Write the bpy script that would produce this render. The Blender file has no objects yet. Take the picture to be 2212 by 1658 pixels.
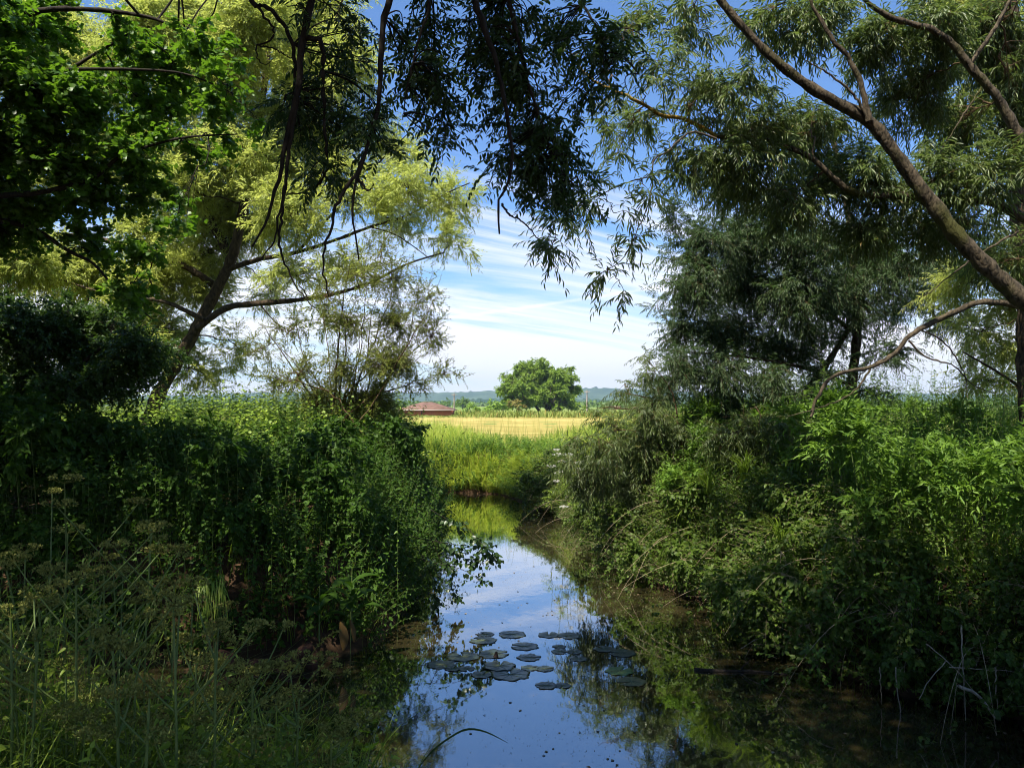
import bpy, math, random
import numpy as np
from mathutils import Vector

rng = np.random.default_rng(7)
random.seed(7)
SC = bpy.context.scene
COL = SC.collection
PI = math.pi

# ------------------------------------------------------------------ camera
CAMZ = 3.2
F = 1720.0                      # focal length in units of a 2212 px wide frame
PITCH = math.radians(1.43)
cam_d = bpy.data.cameras.new("camera")
cam_d.sensor_width = 36.0
cam_d.lens = 36.0 * F / 2212.0
cam_d.clip_start = 0.05
cam_d.clip_end = 20000
cam = bpy.data.objects.new("camera", cam_d)
COL.objects.link(cam)
cam.location = (0, 0, CAMZ)
cam.rotation_euler = (PI / 2 + PITCH, 0, 0)
SC.camera = cam

# ------------------------------------------------------------------ sun, sky
SUN_EL = math.radians(62)
SUN_DIR = Vector((-0.62, -0.78, 0)).normalized() * math.cos(SUN_EL) + Vector((0, 0, math.sin(SUN_EL)))
sun_d = bpy.data.lights.new("sun", 'SUN')
sun_d.energy = 5.0
sun_d.angle = math.radians(0.5)
sun_d.color = (1.0, 0.93, 0.80)
sun = bpy.data.objects.new("sun", sun_d)
COL.objects.link(sun)
sun.rotation_euler = SUN_DIR.to_track_quat('Z', 'Y').to_euler()
sun.location = (0, 0, 40)

world = bpy.data.worlds.new("World")
SC.world = world
world.use_nodes = True
nt = world.node_tree
nt.nodes.clear()
def N(nt, typ, **kw):
    n = nt.nodes.new(typ)
    for k, v in kw.items():
        if k == 'inp':
            for i, val in v.items():
                n.inputs[i].default_value = val
        else:
            setattr(n, k, v)
    return n
sky = N(nt, 'ShaderNodeTexSky', sky_type='NISHITA', sun_disc=False)
sky.sun_elevation = SUN_EL
sky.sun_rotation = math.atan2(SUN_DIR.x, SUN_DIR.y)
sky.air_density = 1.0; sky.dust_density = 0.3; sky.ozone_density = 3.0
tc = N(nt, 'ShaderNodeTexCoord')
sep = N(nt, 'ShaderNodeSeparateXYZ')
nt.links.new(tc.outputs['Generated'], sep.inputs[0])
def M(nt, op, a=None, b=None, c=None, clamp=False):
    n = nt.nodes.new('ShaderNodeMath'); n.operation = op; n.use_clamp = clamp
    for i, v in enumerate((a, b, c)):
        if v is None: continue
        if isinstance(v, (int, float)): n.inputs[i].default_value = v
        else: nt.links.new(v, n.inputs[i])
    return n.outputs[0]
zz = M(nt, 'ADD', M(nt, 'MAXIMUM', sep.outputs[2], 0.0), 0.17)
u = M(nt, 'DIVIDE', sep.outputs[0], zz)
v = M(nt, 'DIVIDE', sep.outputs[1], zz)
comb = N(nt, 'ShaderNodeCombineXYZ')
nt.links.new(M(nt, 'ADD', M(nt, 'MULTIPLY', u, 0.32), M(nt, 'MULTIPLY', v, 0.06)), comb.inputs[0])
nt.links.new(M(nt, 'SUBTRACT', v, M(nt, 'MULTIPLY', u, 0.60)), comb.inputs[1])
nz = N(nt, 'ShaderNodeTexNoise', inp={'Scale': 1.05, 'Detail': 11.0, 'Roughness': 0.66, 'Distortion': 1.1})
nt.links.new(comb.outputs[0], nz.inputs['Vector'])
# more cloud towards the horizon, wisps only overhead
hor = N(nt, 'ShaderNodeMapRange', inp={'From Min': 0.02, 'From Max': 0.36, 'To Min': 0.17, 'To Max': -0.16})
nt.links.new(sep.outputs[2], hor.inputs[0])
cr = N(nt, 'ShaderNodeMapRange', interpolation_type='SMOOTHSTEP', inp={'From Min': 0.41, 'From Max': 0.64})
nt.links.new(M(nt, 'ADD', nz.outputs['Fac'], hor.outputs[0]), cr.inputs[0])
bg = N(nt, 'ShaderNodeBackground', inp={'Strength': 0.085})
hsv = N(nt, 'ShaderNodeMixRGB', blend_type='MULTIPLY', inp={'Fac': 1.0, 'Color2': (.72, .93, 1.17, 1)})
nt.links.new(sky.outputs[0], hsv.inputs[1])
ct = M(nt, 'ABSOLUTE', M(nt, 'SUBTRACT', M(nt, 'SUBTRACT', sep.outputs[2], M(nt, 'MULTIPLY', sep.outputs[0], .14)), .118))
ctm = N(nt, 'ShaderNodeMapRange', inp={'From Min': .0004, 'From Max': .0028, 'To Min': .30, 'To Max': 0.0}); nt.links.new(ct, ctm.inputs[0])
ctx = N(nt, 'ShaderNodeMapRange', inp={'From Min': .12, 'From Max': .20, 'To Min': 1.0, 'To Max': 0.0}); nt.links.new(M(nt, 'ABSOLUTE', M(nt, 'SUBTRACT', sep.outputs[0], .06)), ctx.inputs[0])
cloud = M(nt, 'ADD', cr.outputs[0], M(nt, 'MULTIPLY', ctm.outputs[0], ctx.outputs[0]), clamp=True)
mix = N(nt, 'ShaderNodeMixRGB', inp={'Color2': (6.7, 6.75, 7.1, 1)})
nt.links.new(cloud, mix.inputs['Fac'])
nt.links.new(hsv.outputs[0], mix.inputs['Color1'])
nt.links.new(mix.outputs[0], bg.inputs['Color'])
wo = N(nt, 'ShaderNodeOutputWorld')
nt.links.new(bg.outputs[0], wo.inputs[0])

SC.view_settings.view_transform = 'Standard'
SC.view_settings.look = 'None'
SC.view_settings.exposure = 1.05
SC.view_settings.gamma = 1.0
SC.render.engine = 'CYCLES'
cy = SC.cycles
cy.max_bounces = 5; cy.diffuse_bounces = 3; cy.glossy_bounces = 2
cy.transmission_bounces = 2; cy.transparent_max_bounces = 4; cy.volume_bounces = 0
cy.caustics_reflective = False; cy.caustics_refractive = False
cy.use_denoising = True
cy.filter_width = 1.0

# ------------------------------------------------------------------ helpers
def at(x, y, Y):
    """a point of the place seen at (x, y) of the 2212 px wide photograph at a distance Y"""
    a = (x - 1106.0) / F; b = -(y - 829.0) / F
    dy = math.cos(PITCH) - b * math.sin(PITCH)
    dz = math.sin(PITCH) + b * math.cos(PITCH)
    return np.array((a / dy * Y, Y, CAMZ + dz / dy * Y))

def tag(o, label=None, cat=None, group=None, kind=None):
    if label: o['label'] = label
    if cat: o['category'] = cat
    if group: o['group'] = group
    if kind: o['kind'] = kind
    return o

def empty(name, loc=(0, 0, 0), rz=0):
    o = bpy.data.objects.new(name, None)
    COL.objects.link(o); o.location = loc; o.rotation_euler = (0, 0, rz)
    return o

def make(name, V, Fs, mat, parent=None, var=None, smooth=False):
    """V (n,3); Fs (m,3|4) array, or list of such arrays. Verts are world coords unless parent empty moves them"""
    if not isinstance(Fs, list): Fs = [Fs]
    Fs = [f for f in Fs if len(f)]
    me = bpy.data.meshes.new(name)
    V = np.asarray(V, dtype=np.float32)
    if parent is not None:
        V = V - np.array(parent.location, dtype=np.float32)
    me.vertices.add(len(V))
    me.vertices.foreach_set('co', V.ravel())
    idx = np.concatenate([f.ravel() for f in Fs]).astype(np.int32)
    tot = np.concatenate([np.full(len(f), f.shape[1]) for f in Fs])
    st = np.concatenate([[0], np.cumsum(tot)[:-1]]).astype(np.int32)
    me.loops.add(len(idx)); me.loops.foreach_set('vertex_index', idx)
    me.polygons.add(len(tot)); me.polygons.foreach_set('loop_start', st)
    if smooth: me.polygons.foreach_set('use_smooth', np.ones(len(tot), dtype=bool))
    if var is not None:
        at_ = me.attributes.new('var', 'FLOAT', 'POINT')
        at_.data.foreach_set('value', np.asarray(var, dtype=np.float32))
    me.update(calc_edges=True)
    if mat: me.materials.append(mat)
    o = bpy.data.objects.new(name, me)
    COL.objects.link(o)
    if parent is not None: o.parent = parent
    return o

class MB:
    """collects pieces (world coordinates) into one mesh"""
    def __init__(s): s.V = []; s.F3 = []; s.F4 = []; s.var = []; s.n = 0
    def add(s, V, Fc, var=None):
        V = np.asarray(V, float); Fc = np.asarray(Fc)
        if len(V) == 0: return
        s.V.append(V); (s.F3 if Fc.shape[1] == 3 else s.F4).append(Fc + s.n)
        s.var.append(np.full(len(V), .5) if var is None else var)
        s.n += len(V)
    def box(s, c, d, rz=0):
        x, y, z = [q / 2 for q in d]
        P = np.array([(a, b, e) for e in (-z, z) for b in (-y, y) for a in (-x, x)])
        ca, sa = math.cos(rz), math.sin(rz)
        P = np.stack([P[:, 0] * ca - P[:, 1] * sa, P[:, 0] * sa + P[:, 1] * ca, P[:, 2]], 1) + np.array(c)
        s.add(P, np.array([(0, 2, 3, 1), (4, 5, 7, 6), (0, 1, 5, 4), (2, 6, 7, 3), (0, 4, 6, 2), (1, 3, 7, 5)]))
    def build(s, name, mat, parent=None, smooth=False):
        if s.n == 0: return None
        Fs = []
        if s.F3: Fs.append(np.concatenate(s.F3))
        if s.F4: Fs.append(np.concatenate(s.F4))
        return make(name, np.concatenate(s.V), Fs, mat, parent, np.concatenate(s.var), smooth)

def nrm(a):
    return a / np.maximum(np.linalg.norm(a, axis=-1, keepdims=True), 1e-9)

def tubes(P, R, sides=3, cap=False):
    """P (N,K,3), R (N,K) -> verts, quads"""
    Nn, K, _ = P.shape
    T = np.gradient(P, axis=1); T = nrm(T)
    ref = np.where(np.abs(T[..., 2:3]) > 0.9, np.array([1., 0, 0]), np.array([0, 0, 1.]))
    ref = np.broadcast_to(ref[:, :1], T.shape)
    A = nrm(np.cross(T, ref)); B = np.cross(T, A)
    ang = np.arange(sides) / sides * 2 * PI
    V = P[:, :, None] + R[:, :, None, None] * (A[:, :, None] * np.cos(ang)[None, None, :, None] + B[:, :, None] * np.sin(ang)[None, None, :, None])
    i = np.arange(Nn)[:, None, None] * K * sides
    k = np.arange(K - 1)[None, :, None] * sides
    s_ = np.arange(sides)[None, None, :]; s2 = (s_ + 1) % sides
    q = np.stack([i + k + s_, i + k + s2, i + k + sides + s2, i + k + sides + s_], -1).reshape(-1, 4)
    return V.reshape(-1, 3), q

def resample(pts, K):
    pts = np.asarray(pts, float)
    d = np.concatenate([[0], np.cumsum(np.linalg.norm(np.diff(pts[:, :3], axis=0), axis=1))])
    t = np.linspace(0, d[-1], K)
    # Catmull-Rom through the points
    out = []
    for tt in t:
        i = min(max(np.searchsorted(d, tt) - 1, 0), len(pts) - 2)
        f = (tt - d[i]) / max(d[i + 1] - d[i], 1e-9)
        p0 = pts[max(i - 1, 0)]; p1 = pts[i]; p2 = pts[i + 1]; p3 = pts[min(i + 2, len(pts) - 1)]
        out.append(0.5 * ((2 * p1) + (-p0 + p2) * f + (2 * p0 - 5 * p1 + 4 * p2 - p3) * f * f + (-p0 + 3 * p1 - 3 * p2 + p3) * f ** 3))
    return np.array(out)

def limb(mb, pts, r0, r1, K=28, sides=9, wob=0.0, power=1.0):
    """tapered rough tube through the points; returns the centre line"""
    C = resample(pts, K)
    if wob: C[1:-1] += rng.normal(0, wob, (K - 2, 3))
    t = np.linspace(0, 1, K) ** power
    R = r0 + (r1 - r0) * t
    V, q = tubes(C[None], (R * (1 + rng.normal(0, .05, K)))[None], sides)
    V = V + rng.normal(0, 1, V.shape) * np.repeat(R, sides)[:, None] * (0.06 if r0 < .03 else .10)
    mb.add(V, q)
    return np.concatenate([C, R[:, None]], 1)

# leaf outlines: x = width, y = length, z = normal
def blade(ws, zs=None, ys=None, fold=.10):
    """ws: half widths at the inner stations"""
    n = len(ws)
    ys = ys or [(i + 1) / (n + 1) for i in range(n)]
    zs = zs or [-.16 * y * y for y in ys]
    V = [(0, 0, 0)]
    for w_, y, z in zip(ws, ys, zs):
        V += [(-w_, y, z + fold * w_ * 2), (0, y, z), (w_, y, z + fold * w_ * 2)]
    V.append((0, 1, -.16))
    T = []
    T += [(0, 2, 1), (0, 3, 2)]
    for i in range(n - 1):
        a = 1 + 3 * i
        T += [(a, a + 1, a + 4), (a, a + 4, a + 3), (a + 1, a + 2, a + 5), (a + 1, a + 5, a + 4)]
    a = 1 + 3 * (n - 1)
    T += [(a, a + 1, len(V) - 1), (a + 1, a + 2, len(V) - 1)]
    return np.array(V, float), np.array(T)
DIAM = (np.array([(0, 0, 0), (-.5, .45, .08), (0, 1, -.12), (.5, .45, .08)], float), np.array([(0, 2, 1), (0, 3, 2)]))
LANCE = blade([.42, .46], ys=[.28, .62])
OVATE = blade([.5, .34], ys=[.3, .66])
NETTLE = blade([.46, .40, .24], ys=[.16, .42, .72])
def lobed():
    P = [(0, 0), (-.30, .06), (-.34, .22), (-.56, .40), (-.30, .50), (-.26, .80), (0, 1.0), (.26, .80), (.30, .50), (.56, .40), (.34, .22), (.30, .06)]
    V = [(x, y, .10 * abs(x) - .08 * y * y) for x, y in P] + [(0, .42, -.03)]
    c = len(P)
    return np.array(V, float), np.array([(c, i, (i + 1) % c)[::-1] for i in range(c)])
LOBED = lobed()

def put_leaves(mb, tpl, pos, d, n, L, W, var=None):
    tv, tf = tpl
    d = nrm(d); x = nrm(np.cross(d, n)); z = np.cross(x, d)
    Nn = len(pos)
    if Nn == 0: return
    L = np.broadcast_to(L, (Nn,)); W = np.broadcast_to(W, (Nn,))
    V = pos[:, None] + x[:, None] * (tv[None, :, 0:1] * W[:, None, None]) + d[:, None] * (tv[None, :, 1:2] * L[:, None, None]) \
        + z[:, None] * (tv[None, :, 2:3] * L[:, None, None])
    k = len(tv)
    Fc = (tf[None] + (np.arange(Nn) * k)[:, None, None]).reshape(-1, tf.shape[1])
    if var is None: var = rng.random(Nn)
    mb.add(V.reshape(-1, 3), Fc, np.repeat(var, k))

def sprigs(leaves, wood, tpl, p0, d, L, n, ll, lw, droop=.25, fwd=.7, side=.8, hang=.3, mode='plane',
           t0=.12, shrink=.35, stem_r=.002, var=None, jit=.25, flat=.5, lr=.25):
    """p0 (N,3) starts, d (N,3) directions, L (N,) lengths; n leaves on each"""
    Nn = len(p0)
    if Nn == 0: return
    d = nrm(np.asarray(d, float)); L = np.broadcast_to(np.asarray(L, float), (Nn,))
    t = np.linspace(t0, 1, n)[None] + rng.uniform(-.5, .5, (Nn, n)) / n * (1 - t0)
    t = np.clip(t, 0.02, 1.0)
    if mode == 'pair': t = np.repeat(t[:, ::2], 2, axis=1)[:, :n]
    down = np.array([0, 0, -1.])
    pos = p0[:, None] + d[:, None] * (L[:, None] * t)[..., None] + down * (droop * L[:, None] * t ** 2)[..., None]
    tan = nrm(d[:, None] + down * (2 * droop * t)[..., None])
    ref = nrm(np.array([0, 0, 1.]) + rng.normal(0, flat, (Nn, 1, 3)))
    s = nrm(np.cross(tan, ref)); u_ = np.cross(s, tan)
    i = np.arange(n)[None]
    if mode == 'plane' or mode == 'pair':
        sgn = np.where(i % 2 == 0, 1., -1.)
        sd = s * np.broadcast_to(sgn, (Nn, n))[..., None]
    else:                                            # around the stem
        ang = i * (2.4 if mode == 'spiral' else 0) + (((i // 2) * PI / 2 + (i % 2) * PI) if mode == 'cross' else 0) + rng.uniform(0, 6.28, (Nn, 1))
        sd = s * np.cos(ang)[..., None] + u_ * np.sin(ang)[..., None]
    ld = nrm(tan * fwd + sd * side + down * hang + rng.normal(0, jit, (Nn, n, 3)))
    upn = np.array([0, 0, 1.]) + rng.normal(0, .45, (Nn, n, 3))
    sc = (1 - shrink * t) * rng.uniform(1 - lr, 1 + lr, (Nn, n))
    vv = rng.random((Nn, n)) * .6 + (rng.random((Nn, 1)) if var is None else var[:, None]) * .4
    put_leaves(leaves, tpl, pos.reshape(-1, 3), ld.reshape(-1, 3), upn.reshape(-1, 3), (ll * sc).ravel(), (lw * sc).ravel(), vv.ravel())
    if wood is not None and stem_r > 0:
        tt = np.linspace(0, 1, 4)
        P = p0[:, None] + d[:, None] * (L[:, None] * tt)[..., None] + down * (droop * L[:, None] * tt ** 2)[..., None]
        R = np.broadcast_to(stem_r * np.array([1, .85, .6, .25]), (Nn, 4))
        V, q = tubes(P, R, 3); wood.add(V, q)

def qbez(a, m, b, K):
    t = np.linspace(0, 1, K)[None, :, None]
    return a[:, None] * (1 - t) ** 2 + m[:, None] * 2 * t * (1 - t) + b[:, None] * t ** 2

def clump(leaves, wood, lines, c, r, tpl, ll, lw, nper, cov, twigL=.35, droop=.25, hang=.4, mode='plane',
          bough_r=.022, maxb=None, shell=.45, up=0.1, br_r=.006, stem_r=.0018, fwd=.8, side=.7, tw_up=0., lo=-1.):
    """a bough off the nearest limb, branchlets spread through an ellipsoid and leafy twigs on them"""
    c = np.array(c); r = np.array(r)
    area = PI * r[0] * r[2]
    nl = cov * area / (ll * lw * .30)
    ntw = max(int(nl / nper), 4)
    nbr = max(int(ntw / 7), 3)
    pts = np.concatenate(lines)
    dist = np.linalg.norm(pts[:, :3] - c, axis=1)
    j = int(np.argmin(dist)); a = pts[j, :3]
    m = (a + c) / 2 + rng.normal(0, .12, 3) * dist[j] + np.array([0, 0, up * dist[j]])
    bo = qbez(a[None], m[None], c[None], 12)
    bo[0, 1:-1] += rng.normal(0, .012 * (1 + dist[j]), (10, 3))
    br0 = min(bough_r * (0.6 + .25 * dist[j]), max(pts[j, 3] * .75, br_r * 1.3)) if pts.shape[1] > 3 else bough_r
    V, q = tubes(bo, np.linspace(br0, br_r * 1.3, 12)[None], 6); wood.add(V, q)
    # branchlets
    s0 = bo[0, rng.integers(5, 12, nbr)]
    dirs = nrm(rng.normal(0, 1, (nbr, 3)))
    dirs[:, 2] = np.where(dirs[:, 2] < lo, -dirs[:, 2], dirs[:, 2])
    rad = rng.random((nbr, 1)) ** shell
    e = c + dirs * rad * r
    mm = (s0 + e) / 2 + rng.normal(0, .10, (nbr, 3)) * r.mean() + np.array([0, 0, .15 * r[2]])
    B = qbez(s0, mm, e, 6)
    V, q = tubes(B, np.linspace(br_r, br_r * .35, 6)[None].repeat(nbr, 0), 4); wood.add(V, q)
    # twigs
    bi = rng.integers(0, nbr, ntw); tt = rng.uniform(.25, 1., ntw) ** .7 * 4.999
    k = tt.astype(int); f = (tt - k)[:, None]
    p = B[bi, k] * (1 - f) + B[bi, k + 1] * f
    bd = nrm(B[bi, k + 1] - B[bi, k])
    d = nrm(bd * .6 + nrm(rng.normal(0, 1, (ntw, 3))) * .9 + np.array([0, 0, tw_up]))
    var = np.clip(rng.random(nbr)[bi] * .6 + rng.random(ntw) * .4, 0, 1)
    sprigs(leaves, wood, tpl, p, d, twigL * rng.uniform(.6, 1.25, ntw), nper, ll, lw, droop=droop, hang=hang,
           mode=mode, var=var, stem_r=stem_r, fwd=fwd, side=side)

# ------------------------------------------------------------------ materials
def newmat(name):
    m = bpy.data.materials.new(name); m.use_nodes = True
    m.node_tree.nodes.clear()
    o = N(m.node_tree, 'ShaderNodeOutputMaterial')
    return m, m.node_tree, o

def leafmat(name, c1, c2, trans=(.25, .42, .04), tf=.38, rough=.42, spec=.35, c3=None):
    m, t, o = newmat(name)
    a = N(t, 'ShaderNodeAttribute', attribute_name='var')
    r = N(t, 'ShaderNodeValToRGB')
    r.color_ramp.elements[0].position = .08; r.color_ramp.elements[0].color = (*c1, 1)
    r.color_ramp.elements[1].position = .88; r.color_ramp.elements[1].color = (*c2, 1)
    if c3:
        e = r.color_ramp.elements.new(.975); e.color = (*c3, 1)
    t.links.new(a.outputs['Fac'], r.inputs[0])
    p = N(t, 'ShaderNodeBsdfPrincipled', inp={'Roughness': rough, 'Specular IOR Level': spec})
    t.links.new(r.outputs[0], p.inputs['Base Color'])
    tr = N(t, 'ShaderNodeBsdfTranslucent')
    mx = N(t, 'ShaderNodeMixRGB', blend_type='MIX', inp={'Fac': .55, 'Color2': (*trans, 1)})
    t.links.new(r.outputs[0], mx.inputs['Color1'])
    t.links.new(mx.outputs[0], tr.inputs[0])
    ms = N(t, 'ShaderNodeMixShader', inp={'Fac': tf})
    t.links.new(p.outputs[0], ms.inputs[1]); t.links.new(tr.outputs[0], ms.inputs[2])
    t.links.new(ms.outputs[0], o.inputs[0])
    return m

def barkmat(name, c1, c2, scale=9., stretch=.18, bump=.5, moss=None):
    m, t, o = newmat(name)
    g = N(t, 'ShaderNodeTexCoord')
    mp = N(t, 'ShaderNodeMapping'); mp.inputs['Scale'].default_value = (1, 1, stretch * 2)
    t.links.new(g.outputs['Object'], mp.inputs[0])
    n1 = N(t, 'ShaderNodeTexNoise', inp={'Scale': scale * 3, 'Detail': 8.0, 'Roughness': .65})
    n2 = N(t, 'ShaderNodeTexVoronoi', feature='DISTANCE_TO_EDGE', inp={'Scale': scale * 3.5})
    t.links.new(mp.outputs[0], n1.inputs['Vector']); t.links.new(mp.outputs[0], n2.inputs['Vector'])
    r = N(t, 'ShaderNodeValToRGB')
    r.color_ramp.elements[0].position = .35; r.color_ramp.elements[0].color = (*c1, 1)
    r.color_ramp.elements[1].position = .68; r.color_ramp.elements[1].color = (*c2, 1)
    t.links.new(n1.outputs['Fac'], r.inputs[0])
    col = r.outputs[0]
    if moss:
        n3 = N(t, 'ShaderNodeTexNoise', inp={'Scale': 2.3, 'Detail': 6.0})
        t.links.new(g.outputs['Object'], n3.inputs['Vector'])
        mr = N(t, 'ShaderNodeMapRange', inp={'From Min': .52, 'From Max': .66})
        t.links.new(n3.outputs['Fac'], mr.inputs[0])
        mx = N(t, 'ShaderNodeMixRGB', inp={'Color2': (*moss, 1)})
        t.links.new(mr.outputs[0], mx.inputs[0]); t.links.new(col, mx.inputs[1]); col = mx.outputs[0]
    p = N(t, 'ShaderNodeBsdfPrincipled', inp={'Roughness': .85, 'Specular IOR Level': .15})
    t.links.new(col, p.inputs['Base Color'])
    b = N(t, 'ShaderNodeBump', inp={'Strength': bump, 'Distance': .02})
    ad = M(t, 'ADD', n1.outputs['Fac'], M(t, 'MINIMUM', n2.outputs['Distance'], .25))
    t.links.new(ad, b.inputs['Height']); t.links.new(b.outputs[0], p.inputs['Normal'])
    t.links.new(p.outputs[0], o.inputs[0])
    return m

def plainmat(name, c1, c2=None, scale=8., rough=.7, spec=.3, bump=0., var=False):
    m, t, o = newmat(name)
    p = N(t, 'ShaderNodeBsdfPrincipled', inp={'Roughness': rough, 'Specular IOR Level': spec})
    g = N(t, 'ShaderNodeTexCoord')
    n1 = N(t, 'ShaderNodeTexNoise', inp={'Scale': scale, 'Detail': 7.0, 'Roughness': .6})
    t.links.new(g.outputs['Object'], n1.inputs['Vector'])
    r = N(t, 'ShaderNodeValToRGB')
    r.color_ramp.elements[0].position = .36; r.color_ramp.elements[0].color = (*c1, 1)
    r.color_ramp.elements[1].position = .66; r.color_ramp.elements[1].color = (*(c2 or c1), 1)
    t.links.new(n1.outputs['Fac'], r.inputs[0]); t.links.new(r.outputs[0], p.inputs['Base Color'])
    if bump:
        b = N(t, 'ShaderNodeBump', inp={'Strength': bump, 'Distance': .03})
        t.links.new(n1.outputs['Fac'], b.inputs['Height']); t.links.new(b.outputs[0], p.inputs['Normal'])
    t.links.new(p.outputs[0], o.inputs[0])
    return m

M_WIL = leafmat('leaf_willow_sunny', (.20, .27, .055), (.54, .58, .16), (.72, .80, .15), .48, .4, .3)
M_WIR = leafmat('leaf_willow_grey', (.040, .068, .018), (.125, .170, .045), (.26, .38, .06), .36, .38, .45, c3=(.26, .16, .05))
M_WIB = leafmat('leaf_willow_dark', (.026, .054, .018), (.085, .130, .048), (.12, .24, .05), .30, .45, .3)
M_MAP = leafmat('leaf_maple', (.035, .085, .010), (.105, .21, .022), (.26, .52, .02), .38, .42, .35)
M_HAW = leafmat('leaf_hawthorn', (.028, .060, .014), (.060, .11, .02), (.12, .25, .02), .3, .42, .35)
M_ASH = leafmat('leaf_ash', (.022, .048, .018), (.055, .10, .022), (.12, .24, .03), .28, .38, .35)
M_THO = leafmat('leaf_thorn', (.10, .13, .025), (.22, .25, .05), (.34, .42, .06), .36, .45, .3, c3=(.35, .18, .05))
M_NET = leafmat('leaf_nettle_shade', (.022, .052, .006), (.055, .115, .012), (.10, .24, .015), .28, .55, .16)  # leaf colour lowered so part of the bank's deep shade is in it
M_HER = leafmat('leaf_willowherb', (.045, .10, .018), (.16, .27, .032), (.28, .50, .04), .34, .5, .22)
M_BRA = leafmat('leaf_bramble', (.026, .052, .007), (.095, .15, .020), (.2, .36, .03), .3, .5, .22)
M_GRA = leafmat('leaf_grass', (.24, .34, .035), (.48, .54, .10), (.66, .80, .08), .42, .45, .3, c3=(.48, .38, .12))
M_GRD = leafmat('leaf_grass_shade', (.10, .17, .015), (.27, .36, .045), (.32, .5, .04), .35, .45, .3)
M_GRF = leafmat('grass_far', (.14, .19, .03), (.25, .28, .06), (.3, .4, .06), .25, .6, .2, c3=(.42, .26, .08))
M_UMB = leafmat('seedhead', (.15, .16, .035), (.30, .31, .08), (.22, .24, .05), .2, .7, .15)
M_UMW = leafmat('umbel_white', (.55, .55, .48), (.80, .80, .74), (.6, .6, .5), .2, .7, .15)
M_OAK = leafmat('leaf_field_tree', (.12, .20, .022), (.25, .35, .05), (.40, .58, .06), .30, .5, .25)
M_FA1 = leafmat('leaf_far_bright', (.17, .29, .04), (.28, .40, .06), (.4, .6, .06), .25, .5, .25)
M_FA2 = leafmat('leaf_far_dark', (.08, .15, .03), (.14, .22, .05), (.22, .36, .05), .22, .5, .25)
M_FA3 = leafmat('leaf_far_rust', (.17, .17, .035), (.30, .23, .05), (.35, .3, .06), .25, .5, .25, c3=(.4, .16, .05))
B_WIL = barkmat('bark_willow', (.024, .019, .013), (.12, .085, .052), 6., bump=.9)
B_WIR = barkmat('bark_willow_mossy', (.020, .017, .012), (.135, .105, .068), 7., moss=(.060, .060, .018), bump=1.0)
B_LICH = barkmat('bark_lichen', (.10, .07, .02), (.42, .26, .03), 8.)
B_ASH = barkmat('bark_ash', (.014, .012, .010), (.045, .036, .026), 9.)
B_TWG = barkmat('bark_twigs', (.05, .035, .02), (.16, .10, .05), 9.)
B_FAR = barkmat('bark_far', (.03, .025, .018), (.10, .08, .06), 1.)
S_GRN = plainmat('stem_green', (.08, .13, .03), (.14, .18, .05), 20.)
S_DRY = plainmat('stem_dry', (.20, .15, .08), (.42, .34, .22), 20.)

# ------------------------------------------------------------------ water outline and ground height
WP = np.array([(-14, 3.6), (-9, 4.4), (-5, 4.8), (-2, 4.9), (-.4, 4.5), (1.2, 4.3), (3.4, 4.3), (6, 4.8), (6.6, 6.2), (5.4, 7.9), (4.3, 8.8), (3.65, 9.8),
      (3.5, 12.3), (2.5, 14.2), (2.15, 15.6), (2.35, 19.2), (1.5, 22.5), (.75, 25.2), (-.5, 28.2), (-2.2, 28.8), (-5, 29.6), (-9, 31), (-14, 34), (-16, 31),
      (-10, 28), (-5.5, 26.8), (-2.95, 26.0), (-2.0, 22), (-1.75, 16.8), (-1.6, 12.9), (-1.9, 10.4), (-3.6, 9.95), (-6, 9.7), (-9, 9.3), (-14, 8.4)], float)
def inside(x, y, P=WP):
    x = np.asarray(x); y = np.asarray(y)
    c = np.zeros(x.shape, bool); n = len(P)
    for i in range(n):
        x1, y1 = P[i]; x2, y2 = P[(i + 1) % n]
        m_ = ((y1 > y) != (y2 > y)) & (x < (x2 - x1) * (y - y1) / ((y2 - y1) if y2 != y1 else 1e-9) + x1)
        c ^= m_
    return c
def wdist(x, y):
    x = np.asarray(x, float); y = np.asarray(y, float)
    best = np.full(x.shape, 1e9); n = len(WP)
    for i in range(n):
        a = WP[i]; b = WP[(i + 1) % n]; ab = b - a
        t = np.clip(((x - a[0]) * ab[0] + (y - a[1]) * ab[1]) / (ab @ ab), 0, 1)
        best = np.minimum(best, np.hypot(x - a[0] - t * ab[0], y - a[1] - t * ab[1]))
    return np.where(inside(x, y), -best, best)
def gz(x, y):
    x = np.asarray(x, float); y = np.asarray(y, float)
    d = wdist(x, y)
    w = .12 * np.sin(x * 2.3 + 1.7 * np.sin(y * 1.9)) + .08 * np.sin(y * 4.1 + x)
    t = np.clip((d + .05 + w * .6) / 1.15, 0, 1)
    h = -.02 + 1.32 * t * t * (3 - 2 * t)
    h = np.where(d < .0, np.maximum(-.55, -.02 + d * 1.2), h)
    h += np.where(d > .2, .06 * np.sin(x * 1.1 + y * .7) * np.clip(d, 0, 1) * (np.hypot(x, y) < 200), 0)
    far = np.clip((np.hypot(x, y) - 260) / 1500, 0, 1)
    return h - far * 1.0

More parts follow.
